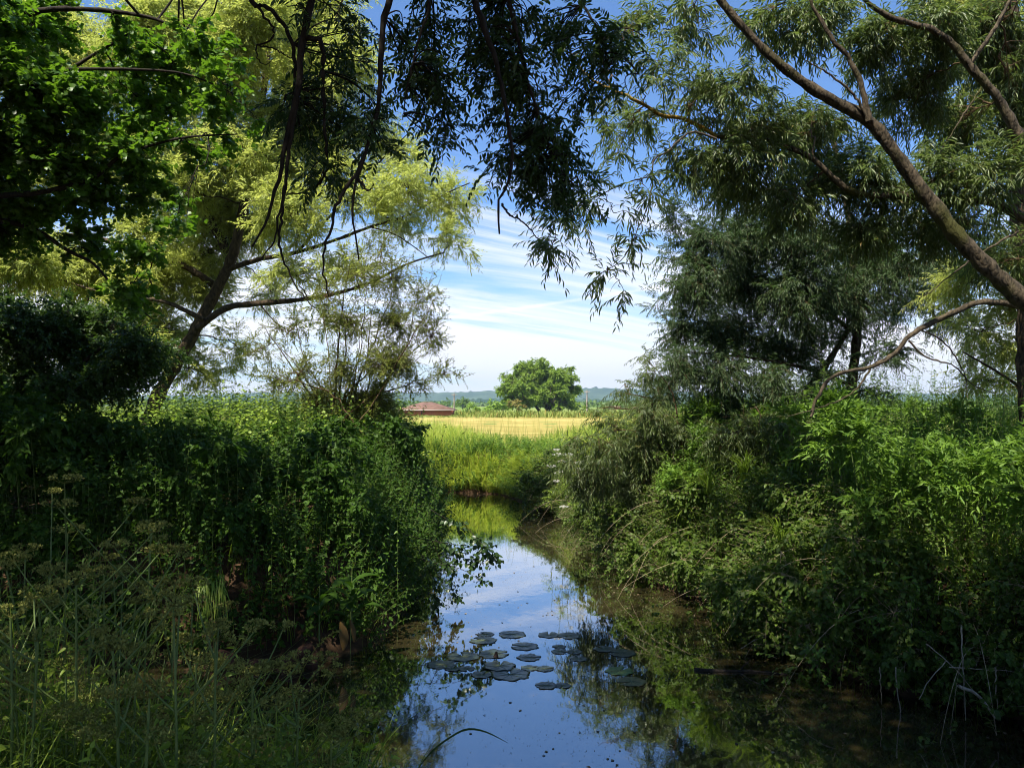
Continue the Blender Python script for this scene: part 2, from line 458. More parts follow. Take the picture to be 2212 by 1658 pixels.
# ground sheet
def axis(near0, near1, step, far):
    a = list(np.arange(near0, near1 + 1e-6, step))
    s = step; hi = near1
    while hi < far: s *= 1.22; hi += s; a.append(hi)
    s = step; lo = near0
    while lo > -far: s *= 1.22; lo -= s; a.insert(0, lo)
    return np.array(a)
gx = axis(-12, 10, .16, 6000); gy = axis(0, 34, .18, 6000)
XX, YY = np.meshgrid(gx, gy)
ZZ = gz(XX, YY)
nx_, ny_ = len(gx), len(gy)
ii = (np.arange(ny_ - 1)[:, None] * nx_ + np.arange(nx_ - 1)[None]).ravel()
GF = np.stack([ii, ii + 1, ii + nx_ + 1, ii + nx_], 1)
mG, t, o = newmat('soil_and_turf')
tcg = N(t, 'ShaderNodeNewGeometry'); sg = N(t, 'ShaderNodeSeparateXYZ'); t.links.new(tcg.outputs['Position'], sg.inputs[0])
n1 = N(t, 'ShaderNodeTexNoise', inp={'Scale': 3.5, 'Detail': 9.0, 'Roughness': .65}); t.links.new(tcg.outputs['Position'], n1.inputs['Vector'])
n2 = N(t, 'ShaderNodeTexNoise', inp={'Scale': .03, 'Detail': 5.0}); t.links.new(tcg.outputs['Position'], n2.inputs['Vector'])
r1 = N(t, 'ShaderNodeValToRGB'); r1.color_ramp.elements[0].color = (.030, .018, .010, 1); r1.color_ramp.elements[1].color = (.095, .055, .028, 1)
r1.color_ramp.elements[0].position = .35; r1.color_ramp.elements[1].position = .68
t.links.new(n1.outputs['Fac'], r1.inputs[0])
r2 = N(t, 'ShaderNodeValToRGB'); r2.color_ramp.elements[0].color = (.10, .17, .03, 1); r2.color_ramp.elements[1].color = (.22, .26, .06, 1)
r2.color_ramp.elements[0].position = .4; r2.color_ramp.elements[1].position = .6
t.links.new(n2.outputs['Fac'], r2.inputs[0])
fy = N(t, 'ShaderNodeMapRange', inp={'From Min': 36., 'From Max': 44.}); t.links.new(sg.outputs[1], fy.inputs[0])
mx = N(t, 'ShaderNodeMixRGB'); t.links.new(fy.outputs[0], mx.inputs[0]); t.links.new(r1.outputs[0], mx.inputs[1]); t.links.new(r2.outputs[0], mx.inputs[2])
p = N(t, 'ShaderNodeBsdfPrincipled', inp={'Roughness': .9, 'Specular IOR Level': .15}); t.links.new(mx.outputs[0], p.inputs['Base Color'])
b = N(t, 'ShaderNodeBump', inp={'Strength': .6, 'Distance': .05}); t.links.new(n1.outputs['Fac'], b.inputs['Height']); t.links.new(b.outputs[0], p.inputs['Normal'])
t.links.new(p.outputs[0], o.inputs[0])
tag(make('ground', np.stack([XX.ravel(), YY.ravel(), ZZ.ravel()], 1), GF, mG, smooth=True), kind='structure')

# stubble field: rows with a slight ridge, straw coloured
mF, t, o = newmat('straw_field')
tcg = N(t, 'ShaderNodeNewGeometry')
mp = N(t, 'ShaderNodeMapping'); mp.inputs['Scale'].default_value = (.012, .22, 1); mp.inputs['Rotation'].default_value = (0, 0, .05)
t.links.new(tcg.outputs['Position'], mp.inputs[0])
n1 = N(t, 'ShaderNodeTexNoise', inp={'Scale': 1.6, 'Detail': 4.0, 'Roughness': .6}); t.links.new(mp.outputs[0], n1.inputs['Vector'])
n2 = N(t, 'ShaderNodeTexNoise', inp={'Scale': 2.2, 'Detail': 9.0, 'Roughness': .7}); t.links.new(tcg.outputs['Position'], n2.inputs['Vector'])
r1 = N(t, 'ShaderNodeValToRGB')
r1.color_ramp.elements[0].color = (.25, .205, .050, 1); r1.color_ramp.elements[1].color = (.43, .355, .115, 1)
r1.color_ramp.elements[0].position = .36; r1.color_ramp.elements[1].position = .64
e = r1.color_ramp.elements.new(.27); e.color = (.25, .22, .05, 1)
t.links.new(n1.outputs['Fac'], r1.inputs[0])
mx = N(t, 'ShaderNodeMixRGB', blend_type='MULTIPLY', inp={'Fac': .35}); t.links.new(r1.outputs[0], mx.inputs[1]); t.links.new(n2.outputs['Color'], mx.inputs[2])
p = N(t, 'ShaderNodeBsdfPrincipled', inp={'Roughness': .9, 'Specular IOR Level': .1}); t.links.new(r1.outputs[0], p.inputs['Base Color'])
b = N(t, 'ShaderNodeBump', inp={'Strength': .8, 'Distance': .12}); t.links.new(n2.outputs['Fac'], b.inputs['Height']); t.links.new(b.outputs[0], p.inputs['Normal'])
t.links.new(p.outputs[0], o.inputs[0])
fx = np.linspace(-70, 90, 60); fyv = np.linspace(32, 112, 60)
FX, FY = np.meshgrid(fx, fyv)
FY2 = FY + 3.0 * np.sin(FX * .05) * (FY > 80)
fi = (np.arange(59)[:, None] * 60 + np.arange(59)[None]).ravel()
tag(make('field', np.stack([FX.ravel(), FY2.ravel(), (gz(FX, FY2) + .07).ravel()], 1), np.stack([fi, fi + 1, fi + 61, fi + 60], 1), mF, smooth=True), kind='structure')

# water
mW, t, o = newmat('murky_water')
g = N(t, 'ShaderNodeNewGeometry')
mp = N(t, 'ShaderNodeMapping'); mp.inputs['Scale'].default_value = (1, .6, 1); t.links.new(g.outputs['Position'], mp.inputs[0])
n1 = N(t, 'ShaderNodeTexNoise', inp={'Scale': 5.0, 'Detail': 3.0}); t.links.new(mp.outputs[0], n1.inputs['Vector'])
n2 = N(t, 'ShaderNodeTexNoise', inp={'Scale': .9, 'Detail': 6.0, 'Roughness': .6}); t.links.new(g.outputs['Position'], n2.inputs['Vector'])
r1 = N(t, 'ShaderNodeValToRGB'); r1.color_ramp.elements[0].color = (.018, .015, .007, 1); r1.color_ramp.elements[1].color = (.056, .046, .020, 1)
r1.color_ramp.elements[0].position = .38; r1.color_ramp.elements[1].position = .64
t.links.new(n2.outputs['Fac'], r1.inputs[0])
p = N(t, 'ShaderNodeBsdfPrincipled', inp={'Roughness': .035, 'IOR': 1.33, 'Specular IOR Level': .5}); t.links.new(r1.outputs[0], p.inputs['Base Color'])
b = N(t, 'ShaderNodeBump', inp={'Strength': .10, 'Distance': .01}); t.links.new(n1.outputs['Fac'], b.inputs['Height']); t.links.new(b.outputs[0], p.inputs['Normal'])
gw = N(t, 'ShaderNodeBsdfGlossy', inp={'Roughness': .03, 'Color': (.97, .98, 1.0, 1)}); t.links.new(b.outputs[0], gw.inputs['Normal'])
fr = N(t, 'ShaderNodeFresnel', inp={'IOR': 1.6}); t.links.new(b.outputs[0], fr.inputs['Normal'])
mw = N(t, 'ShaderNodeMixShader'); t.links.new(M(t, 'ADD', M(t, 'MULTIPLY', fr.outputs[0], .85), .28, clamp=True), mw.inputs[0])
t.links.new(p.outputs[0], mw.inputs[1]); t.links.new(gw.outputs[0], mw.inputs[2])
t.links.new(mw.outputs[0], o.inputs[0])
wx = np.linspace(-17, 9, 40); wy = np.linspace(2.5, 36, 50)
WX, WY = np.meshgrid(wx, wy); wi = (np.arange(49)[:, None] * 40 + np.arange(39)[None]).ravel()
tag(make('water', np.stack([WX.ravel(), WY.ravel(), np.zeros(WX.size)], 1), np.stack([wi, wi + 1, wi + 41, wi + 40], 1), mW), kind='structure')

# hills far away: long wooded ridges
mH = plainmat('hill_woods', (.020, .050, .022), (.070, .110, .045), .012, .95, .05)
def ridge(name, Y, hfun, seed, depth=400):
    r_ = np.random.default_rng(seed)
    xs = np.linspace(-1.0, 1.0, 700) * Y * 1.1
    base = hfun(xs)
    bump = r_.random(700) * 4.5 + np.convolve(r_.random(730), np.ones(31) / 31, 'valid')[:700] * 8 + (r_.random(700) > .93) * r_.random(700) * 5
    prof = [(-depth, 0), (-depth * .45, .55), (-depth * .2, .85), (-10, .97), (0, 1.0), (depth * .7, .9), (depth * 1.5, 0)]
    V = []
    for (dy, s) in prof:
        z = -2 + (base + bump * (1 if s > .9 else .5)) * s
        V.append(np.stack([xs, np.full(700, Y + dy), z], 1))
    V = np.concatenate(V); V[:, 1] += r_.normal(0, 5, len(V)); k = len(prof)
    q = (np.arange(k - 1)[:, None] * 700 + np.arange(699)[None]).ravel()
    return tag(make(name, V, np.stack([q, q + 1, q + 701, q + 700], 1), mH), kind='structure')
ridge('hills', 2900, lambda x: 42 + 9 * np.sin(x / 420. + 1.2) + 6 * np.sin(x / 170.), 3)
ridge('hills', 1500, lambda x: 7 + 3 * np.sin(x / 160.) + 2 * np.sin(x / 70. + 2), 4, depth=160)

# ------------------------------------------------------------------ trees
def tree(name, loc, label, cat='tree', group=None, kind=None):
    return tag(empty(name, loc), label, cat, group, kind)

def limbs_from(mb, spec, K=28, sides=9, wob=.0):
    lines = []
    for pts, Y, r0, r1 in spec:
        P = []
        for q in pts:
            P.append(at(q[0], q[1], q[2] if len(q) > 2 else Y))
        lines.append(limb(mb, np.array(P), r0, r1, K * (2 if r0 > .04 else 1), sides, wob))
    return lines

# --- left willow, sunlit, leaning trunk
def left_willow():
    base = at(318, 930, 20.0); base[2] = 1.2
    T = tree('willow_tree', tuple(base), 'sunlit yellow green willow with a leaning forked trunk beyond the left bank', 'tree')
    tr = MB()
    L = limbs_from(tr, [
        ([(300, 960), (330, 880), (372, 800), (420, 715), (470, 620), (500, 560), (520, 480), (540, 380), (560, 280, 20.5), (575, 150, 20.5), (590, 0, 21), (600, -200, 21)], 20, .18, .03)], 40, 12)
    L2 = []
    for spec in [
        ([(428, 708), (490, 665), (560, 655), (640, 648), (720, 635), (800, 610), (880, 570), (960, 545)], 19.6, .09, .014),
        ([(495, 580), (560, 560), (640, 545), (720, 520), (800, 490), (880, 465), (960, 420), (1015, 395)], 20, .065, .012),
        ([(500, 560), (450, 470), (390, 350), (340, 220), (310, 60), (290, -80)], 21, .11, .03),
        ([(470, 620), (370, 560), (230, 520), (90, 500), (-60, 470)], 20.5, .10, .03),
        ([(440, 690), (350, 650), (250, 640), (120, 600)], 19.5, .06, .02),
        ([(530, 430), (620, 330), (680, 200), (720, 60), (760, -60)], 20.5, .08, .02),
        ([(640, 548), (700, 480), (760, 420), (820, 350), (880, 290)], 20, .04, .012),
        ([(560, 655), (600, 700), (640, 720)], 19.6, .02, .008),
        ([(800, 490), (860, 510), (930, 560)], 20, .02, .008)]:
        m = MB(); l = limbs_from(m, [spec], 26, 8); L2 += l
        m.build('limb', B_WIL, T, smooth=True)
    tr.build('trunk', B_WIL, T, smooth=True)
    lv, wd = MB(), MB(); lines = L + L2
    C = [(570, 350, 150, 95, 2.2), (470, 440, 120, 110, 2.2), (620, 450, 120, 90, 1.7), (760, 400, 100, 80, 1.4), (880, 400, 90, 75, 1.3), (975, 440, 80, 70, 1.2),
         (980, 520, 60, 40, 1.1), (850, 320, 90, 60, 1.3), (640, 130, 110, 110, 2.4), (560, 40, 110, 90, 2.0), (745, 150, 90, 110, 2.0), (690, 20, 120, 70, 1.6),
         (430, 560, 110, 80, 2.4), (330, 600, 100, 90, 2.2), (160, 600, 120, 80, 2.8), (40, 560, 110, 90, 2.8), (480, 190, 90, 120, 2.0), (360, 720, 90, 90, 1.6),
         (290, 760, 100, 80, 1.6), (420, 800, 90, 60, 1.1), (520, 760, 80, 70, .65), (640, 590, 110, 50, 1.0), (760, 570, 90, 55, .9), (860, 500, 80, 40, 1.1), (700, 700, 110, 50, .4),
         (320, 60, 110, 100, 2.0), (200, 150, 120, 120, 1.9), (60, 100, 130, 150, 1.8), (60, 330, 130, 130, 1.8), (250, 330, 120, 120, 1.8), (380, 300, 90, 90, 1.8),
         (640, 260, 110, 80, 1.8), (780, 260, 70, 60, 1.0), (330, 480, 80, 60, 2.2), (250, 690, 60, 60, 2.4), (520, 330, 90, 60, 2.0), (560, 500, 90, 60, 2.0), (450, 640, 70, 60, 1.6), (380, 400, 90, 70, 2), (700, 330, 80, 70, 1.6), (600, 640, 90, 50, .8), (500, 100, 90, 90, 1.6), (400, 180, 90, 90, 1.6), (830, 430, 90, 60, 1.0), (430, 30, 100, 80, 1.8), (150, 760, 130, 70, 1.2)]
    for (x, y, rx, ry, cv) in C:
        Y = 20 + rng.uniform(-1.6, 1.6)
        if 330 < x < 620 and y > 470: Y = 21.6; cv *= .7
        clump(lv, wd, lines, at(x, y, Y), (rx * Y / F, rng.uniform(1., 1.7), ry * Y / F), LANCE if cv > 2.5 else DIAM, .15, .030, 14, cv * (1.9 if x < 640 else 1.6), twigL=.46, droop=.12, hang=.22, bough_r=.02)
    wd.build('branches', B_WIL, T, smooth=True)
    lv.build('crown', M_WIL, T)
left_willow()

# --- dark maple hanging in from the left, near
def maple():
    base = at(-420, 1000, 10.0); base[2] = 1.3
    T = tree('maple_tree', tuple(base), 'dark lobed leaf maple reaching in at the top left corner', 'tree')
    tr = MB()
    L = limbs_from(tr, [([(-420, 1000), (-400, 700), (-330, 450), (-260, 200), (-200, -100), (-150, -400)], 10, .24, .10)], 30, 10)
    L2 = []
    for spec in [
        ([(-330, 450), (-150, 440), (0, 423), (102, 413), (205, 382), (246, 348), (294, 324), (400, 297), (512, 290, 9.4)], 9.8, .055, .006),
        ([(-380, 650), (-200, 560), (-40, 480), (72, 495), (144, 540), (200, 568), (248, 620), (330, 690)], 10.2, .06, .006),
        ([(-300, 330), (-100, 290), (60, 200), (150, 150), (300, 60)], 10, .06, .01),
        ([(-230, 60), (-60, 60), (120, 20), (330, 40), (460, 110)], 9.6, .06, .008),
        ([(150, 150), (280, 150), (400, 160), (500, 200)], 9.6, .025, .006)]:
        m = MB(); L2 += limbs_from(m, [spec], 26, 7)
        m.build('limb', B_ASH, T, smooth=True)
    tr.build('trunk', B_ASH, T, smooth=True)
    lv, wd = MB(), MB(); lines = L + L2
    C = [(-60, 60, 140, 120, 3), (90, 70, 110, 90, 2.4), (60, 190, 150, 100, 2.8), (-40, 330, 160, 120, 3.2), (180, 230, 110, 80, 2.6), (290, 140, 90, 70, 2.2),
         (390, 160, 90, 80, 2.1), (455, 220, 55, 60, 1.6), (330, 250, 100, 70, 2.4), (130, 340, 140, 90, 3.2), (290, 340, 90, 60, 2.2), (420, 320, 80, 35, 1.6), (510, 300, 40, 30, 1.5),
         (60, 450, 140, 70, 3.0), (210, 430, 110, 60, 2.6), (320, 420, 70, 60, 2.2), (370, 480, 45, 40, 1.8), (200, 530, 90, 50, 2.0), (300, 560, 70, 45, 1.8), (20, 520, 100, 35, 1.8),
         (250, 620, 60, 50, 2.0), (480, 120, 50, 40, 1.3), (240, 40, 60, 40, 1.1), (560, 260, 40, 30, .7), (330, 640, 40, 40, 1.6), (-60, 480, 120, 80, 2.6)]
    for (x, y, rx, ry, cv) in C + [(-330, -60, 120, 120, 2.5), (420, 90, 80, 60, 1.5), (480, 180, 50, 60, 1.4), (-300, 150, 160, 180, 2.5), (-320, 450, 160, 180, 2.5)]:
        Y = 9.9 + rng.uniform(-.9, .9)
        clump(lv, wd, lines, at(x, y, Y), (rx * Y / F, rng.uniform(.5, .9), ry * Y / F), LOBED, .078, .085, 8, cv * 1.7, twigL=.22, droop=.12, hang=.25, mode='pair', bough_r=.014, br_r=.004, fwd=.5, side=.9)
    k = 0
    while k < 17:                                      # unseen clumps above the frame, added for shade, with a gap for sun
        c = np.array((rng.uniform(-9.5, -2.2), rng.uniform(5.0, 10.5), rng.uniform(9.2, 10.8)))
        if np.hypot(c[0] + 5.2, c[1] - 8.5) < 1.9: continue
        clump(lv, wd, lines, c, (1.25, 1.25, .7), LOBED, .10, .11, 8, 1.5, twigL=.3, droop=.12, mode='pair', bough_r=.014, br_r=.005, fwd=.5, side=.9); k += 1
    wd.build('branches', B_ASH, T, smooth=True)
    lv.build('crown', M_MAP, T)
maple()

# --- dark hawthorn under it on the left bank
def hawthorn():
    base = at(60, 900, 13.0); base[2] = 1.3
    T = tree('hawthorn_tree', tuple(base), 'dense black green hawthorn in deep shade on top of the left bank', 'tree')
    L2 = []
    m = MB(); L2 += limbs_from(m, [([(60, 960), (70, 860), (90, 760), (110, 680)], 13, .11, .03), ([(60, 960), (0, 820), (-60, 700)], 13.2, .08, .03),
                                   ([(70, 900), (160, 800), (250, 730), (320, 700)], 12.8, .05, .015)], 16, 7)
    m.build('trunk', B_ASH, T, smooth=True)
    lv, wd = MB(), MB()
    C = [(60, 860, 120, 36, 3.0), (200, 855, 110, 30, 2.4), (60, 720, 110, 70, 4.5), (180, 740, 100, 75, 4.5), (290, 760, 90, 65, 3.6), (-40, 740, 120, 100, 4), (40, 820, 130, 50, 4.5), (190, 830, 110, 45, 4.0), (300, 810, 70, 40, 2.6), (-140, 700, 140, 130, 3),
         (150, 680, 90, 40, 2.6), (240, 690, 60, 40, 2.2), (355, 770, 40, 40, 1.4), (-60, 640, 120, 60, 2.4), (30, 665, 80, 30, 2)]
    for (x, y, rx, ry, cv) in C:
        Y = 13 + rng.uniform(-.7, .7)
        clump(lv, wd, L2, at(x, y, Y), (rx * Y / F, rng.uniform(.7, 1.1), ry * Y / F), OVATE, .060, .046, 9, cv * 1.5, twigL=.22, droop=.1, hang=.15, bough_r=.012, br_r=.004)
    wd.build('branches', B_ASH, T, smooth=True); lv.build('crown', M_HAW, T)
hawthorn()

# --- ash overhead: trunk behind the camera, limbs hanging down in front of it
def ash():
    base = np.array((-2.6, -3.2, 1.35))
    T = tree('ash_tree', tuple(base), 'overhanging ash with gnarled bare ended branches dangling from the top edge', 'tree')
    tr = MB()
    t0 = np.array([(-2.6, -3.2, 1.2), (-2.5, -3.0, 3.0), (-2.3, -2.6, 5.2), (-1.9, -1.6, 7.4), (-1.2, .2, 9.0), (-.4, 2.2, 9.6)])
    L = [limb(tr, t0, .36, .12, 30, 12)]
    L.append(limb(tr, np.array([(-2.4, -2.8, 4.8), (-4, -3.5, 7.5), (-5, -4.5, 10.5)]), .2, .08, 14, 8))
    L.append(limb(tr, np.array([(-2.1, -2.2, 6.3), (-.5, -3.5, 8.5), (2, -4.2, 10.5)]), .18, .07, 14, 8))
    top = L[0]
    tr.build('trunk', B_ASH, T, smooth=True)
    specs = [
        ([(690, -300), (700, -120), (674, 0), (657, 68), (647, 171), (640, 205), (623, 290), (606, 359), (590, 430), (570, 490), (545, 533)], 5.4, .040, .006),
        ([(648, 160), (637, 239), (622, 341), (614, 420), (600, 478), (592, 520), (560, 560)], 5.4, .020, .004),
        ([(616, 400), (608, 470), (603, 520), (612, 560), (640, 620), (680, 665)], 5.4, .012, .003),
        ([(655, 82), (680, 84), (695, 100), (698, 171), (702, 273), (706, 340), (700, 380), (670, 410), (620, 420)], 5.4, .020, .005),
        ([(900, -300), (870, -120), (842, 0), (826, 60), (821, 137), (821, 205), (804, 273), (784, 341), (768, 393), (762, 440), (762, 478), (771, 526), (775, 560)], 5.2, .034, .004),
        ([(784, 343), (768, 380), (750, 403), (728, 440), (719, 470), (717, 495), (702, 530), (698, 585), (710, 640)], 5.2, .014, .004),
        ([(772, 385), (785, 400), (795, 412), (808, 398)], 5.2, .010, .004),
        ([(520, -90), (545, 5), (575, 14), (613, 55), (633, 102), (638, 171), (632, 215)], 5.6, .020, .010),
        ([(550, 8), (575, 40), (590, 62), (592, 78), (580, 90), (555, 98), (553, 115), (560, 132), (575, 138), (590, 128)], 5.6, .010, .003),
        ([(555, 98), (590, 105), (615, 118), (634, 130)], 5.6, .006, .004),
        ([(960, -300), (1000, -120), (1026, 0), (1043, 51), (1062, 100), (1077, 154), (1094, 239), (1100, 290), (1108, 341), (1095, 400), (1077, 430), (1077, 470), (1079, 505)], 5.0, .030, .006),
        ([(1085, 440), (1100, 462), (1130, 480), (1163, 516)], 5.0, .008, .003),
        ([(1090, -120), (1100, 0), (1120, 90), (1140, 180), (1175, 280), (1200, 350), (1240, 400)], 5.3, .020, .004),
        ([(930, -100), (925, 20), (900, 100), (880, 190), (870, 260)], 5.2, .014, .003),
        ([(1220, -150), (1250, -20), (1290, 60), (1340, 110), (1380, 160)], 5.6, .016, .003)]
    L2 = []
    hub = np.array((-.4, 2.2, 9.6))
    for s in specs:
        m = MB(); l = limbs_from(m, [s], 34, 7, .004)
        st = l[0][0, :3]
        # the limb comes down from the crown overhead
        if s[0][0][1] < -100:
            V, q = tubes(qbez(hub[None], ((hub + st) / 2 + np.array([0, .6, .9]))[None], (st + nrm(st - l[0][1, :3]) * 0)[None], 10), np.linspace(s[2] * 1.6, s[2], 10)[None], 7)
            m.add(V, q)
        L2 += l
        m.build('hanging_branch', B_ASH, T, smooth=True)
    lv, wd = MB(), MB()
    # compound leaves: rachis with paired leaflets
    def comp(lines, c, r, ncl):
        c = np.array(c); r = np.array(r)
        pts = np.concatenate(lines); j = int(np.argmin(np.linalg.norm(pts[:, :3] - c, axis=1)))
        a = np.repeat(pts[j:j + 1, :3], max(ncl // 5, 3), 0); nb = len(a)
        e = c + nrm(rng.normal(0, 1, (nb, 3))) * rng.random((nb, 1)) ** .5 * r
        m = (a + e) / 2 + rng.normal(0, .06, (nb, 3)) + np.array([0, 0, .08])
        B = qbez(a, m, e, 7)
        V, q = tubes(B, np.linspace(.006, .0028, 7)[None].repeat(nb, 0), 4); wd.add(V, q)
        bi = rng.integers(0, nb, ncl); tt = rng.uniform(.3, 1, ncl) ** .6 * 5.99; k = tt.astype(int); f = (tt - k)[:, None]
        p = B[bi, k] * (1 - f) + B[bi, k + 1] * f
        d = nrm(nrm(rng.normal(0, 1, (ncl, 3))) + np.array([0, 0, -.25]))
        sprigs(lv, wd, LANCE, p, d, rng.uniform(.14, .24, ncl), 11, .056, .019, droop=.35, fwd=.55, side=.85, hang=.25, mode='pair', t0=.3, shrink=.05, stem_r=.0012, jit=.12, flat=.5, lr=.15)
    for (x, y, rx, ry, n) in [(690, 210, 70, 110, 60), (640, 300, 60, 60, 26), (740, 300, 70, 90, 60), (700, 380, 55, 35, 26), (790, 110, 80, 90, 44), (810, 290, 50, 60, 28), (840, 230, 50, 60, 24),
                              (880, 120, 60, 60, 30), (950, 90, 70, 60, 22), (930, 180, 60, 60, 26), (1000, 200, 60, 60, 30), (1030, 120, 70, 80, 50), (1110, 60, 90, 70, 60), (1120, 180, 90, 80, 80), (1060, 280, 60, 50, 32),
                              (1150, 290, 90, 60, 66), (1180, 370, 80, 50, 60), (1120, 400, 60, 50, 44), (1210, 420, 60, 40, 38), (1250, 350, 40, 35, 16), (1230, 240, 60, 60, 40), (1250, 120, 80, 80, 60),
                              (1340, 60, 70, 60, 16), (1360, 150, 50, 40, 8), (620, 20, 60, 30, 8), (760, 20, 70, 40, 20), (980, 320, 50, 40, 14), (930, 60, 70, 60, 40), (960, 180, 60, 60, 34), (890, 200, 50, 60, 24), (1000, 60, 60, 60, 40), (1290, 120, 60, 60, 18), (1180, 100, 80, 80, 50), (990, 270, 50, 50, 24), (1200, 300, 70, 50, 36), (600, 250, 40, 40, 12), (1060, 350, 50, 50, 24)]:
        Y = 5.6 + rng.uniform(-.35, .6)
        comp(L2, at(x, y, Y), (rx * Y / F, .35, ry * Y / F), int(n * (1.0 if x < 860 else 1.15)))
    wd.build('branches', B_ASH, T, smooth=True)
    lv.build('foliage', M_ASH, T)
    # unseen crown outside the frame, its clumps gridded to shade the foreground
    lv2, wd2 = MB(), MB()
    spots = [(x, y) for x in np.arange(-7.6, 6.8, 1.55) for y in np.arange(-6.2, 6.4, 1.55)]
    for (x, y) in spots + spots[::2]:
        if y > 4.8 and x < -3.6: continue
        if y > 5.2 and x > -.5: continue
        c = (x + rng.uniform(-.6, .6), y + rng.uniform(-.6, .6), rng.uniform(max(8.0, 6.6 + y * .55), 12.5))
        clump(lv2, wd2, L, c, (1.9, 1.9, 1.2), DIAM, .16, .07, 11, 1.0, twigL=.5, mode='pair', bough_r=.03)
    wd2.build('branches', B_ASH, T); lv2.build('crown', M_ASH, T)
ash()

# --- unseen trees left of the frame, added to keep the foreground in shade
def shade_tree(x, y, h, r, label, n=30):
    T = tree('shade_tree', (x, y, 1.3), label, 'tree', 'unseen trees that shade the foreground')
    m = MB(); L = [limb(m, np.array([(x, y, 1.1), (x + .2, y, h * .4), (x - .1, y + .3, h * .9)]), .32, .08, 14, 8)]
    m.build('trunk', B_ASH, T, smooth=True)
    lv, wd = MB(), MB()
    for i in range(n):
        a = rng.uniform(0, 6.28); rr = r * rng.random() ** .5
        zz_ = h * rng.uniform(.38, .95)
        clump(lv, wd, L, (x + rr * math.cos(a), y + rr * math.sin(a), zz_), (1.7, 1.7, 1.4), DIAM, .22, .12, 8, .9, twigL=.5, bough_r=.03)
    wd.build('branches', B_ASH, T); lv.build('crown', M_ASH, T)
shade_tree(-9.5, 1.0, 13, 4.0, 'unseen tall dark tree off to the left of the viewpoint', 40)
shade_tree(-13.6, 11.5, 9.0, 3.4, 'unseen tall dark tree past the left edge beside the hawthorn', 46)
shade_tree(-13.5, 6.5, 13, 3.6, 'unseen tall dark tree past the left edge over the pool', 36)

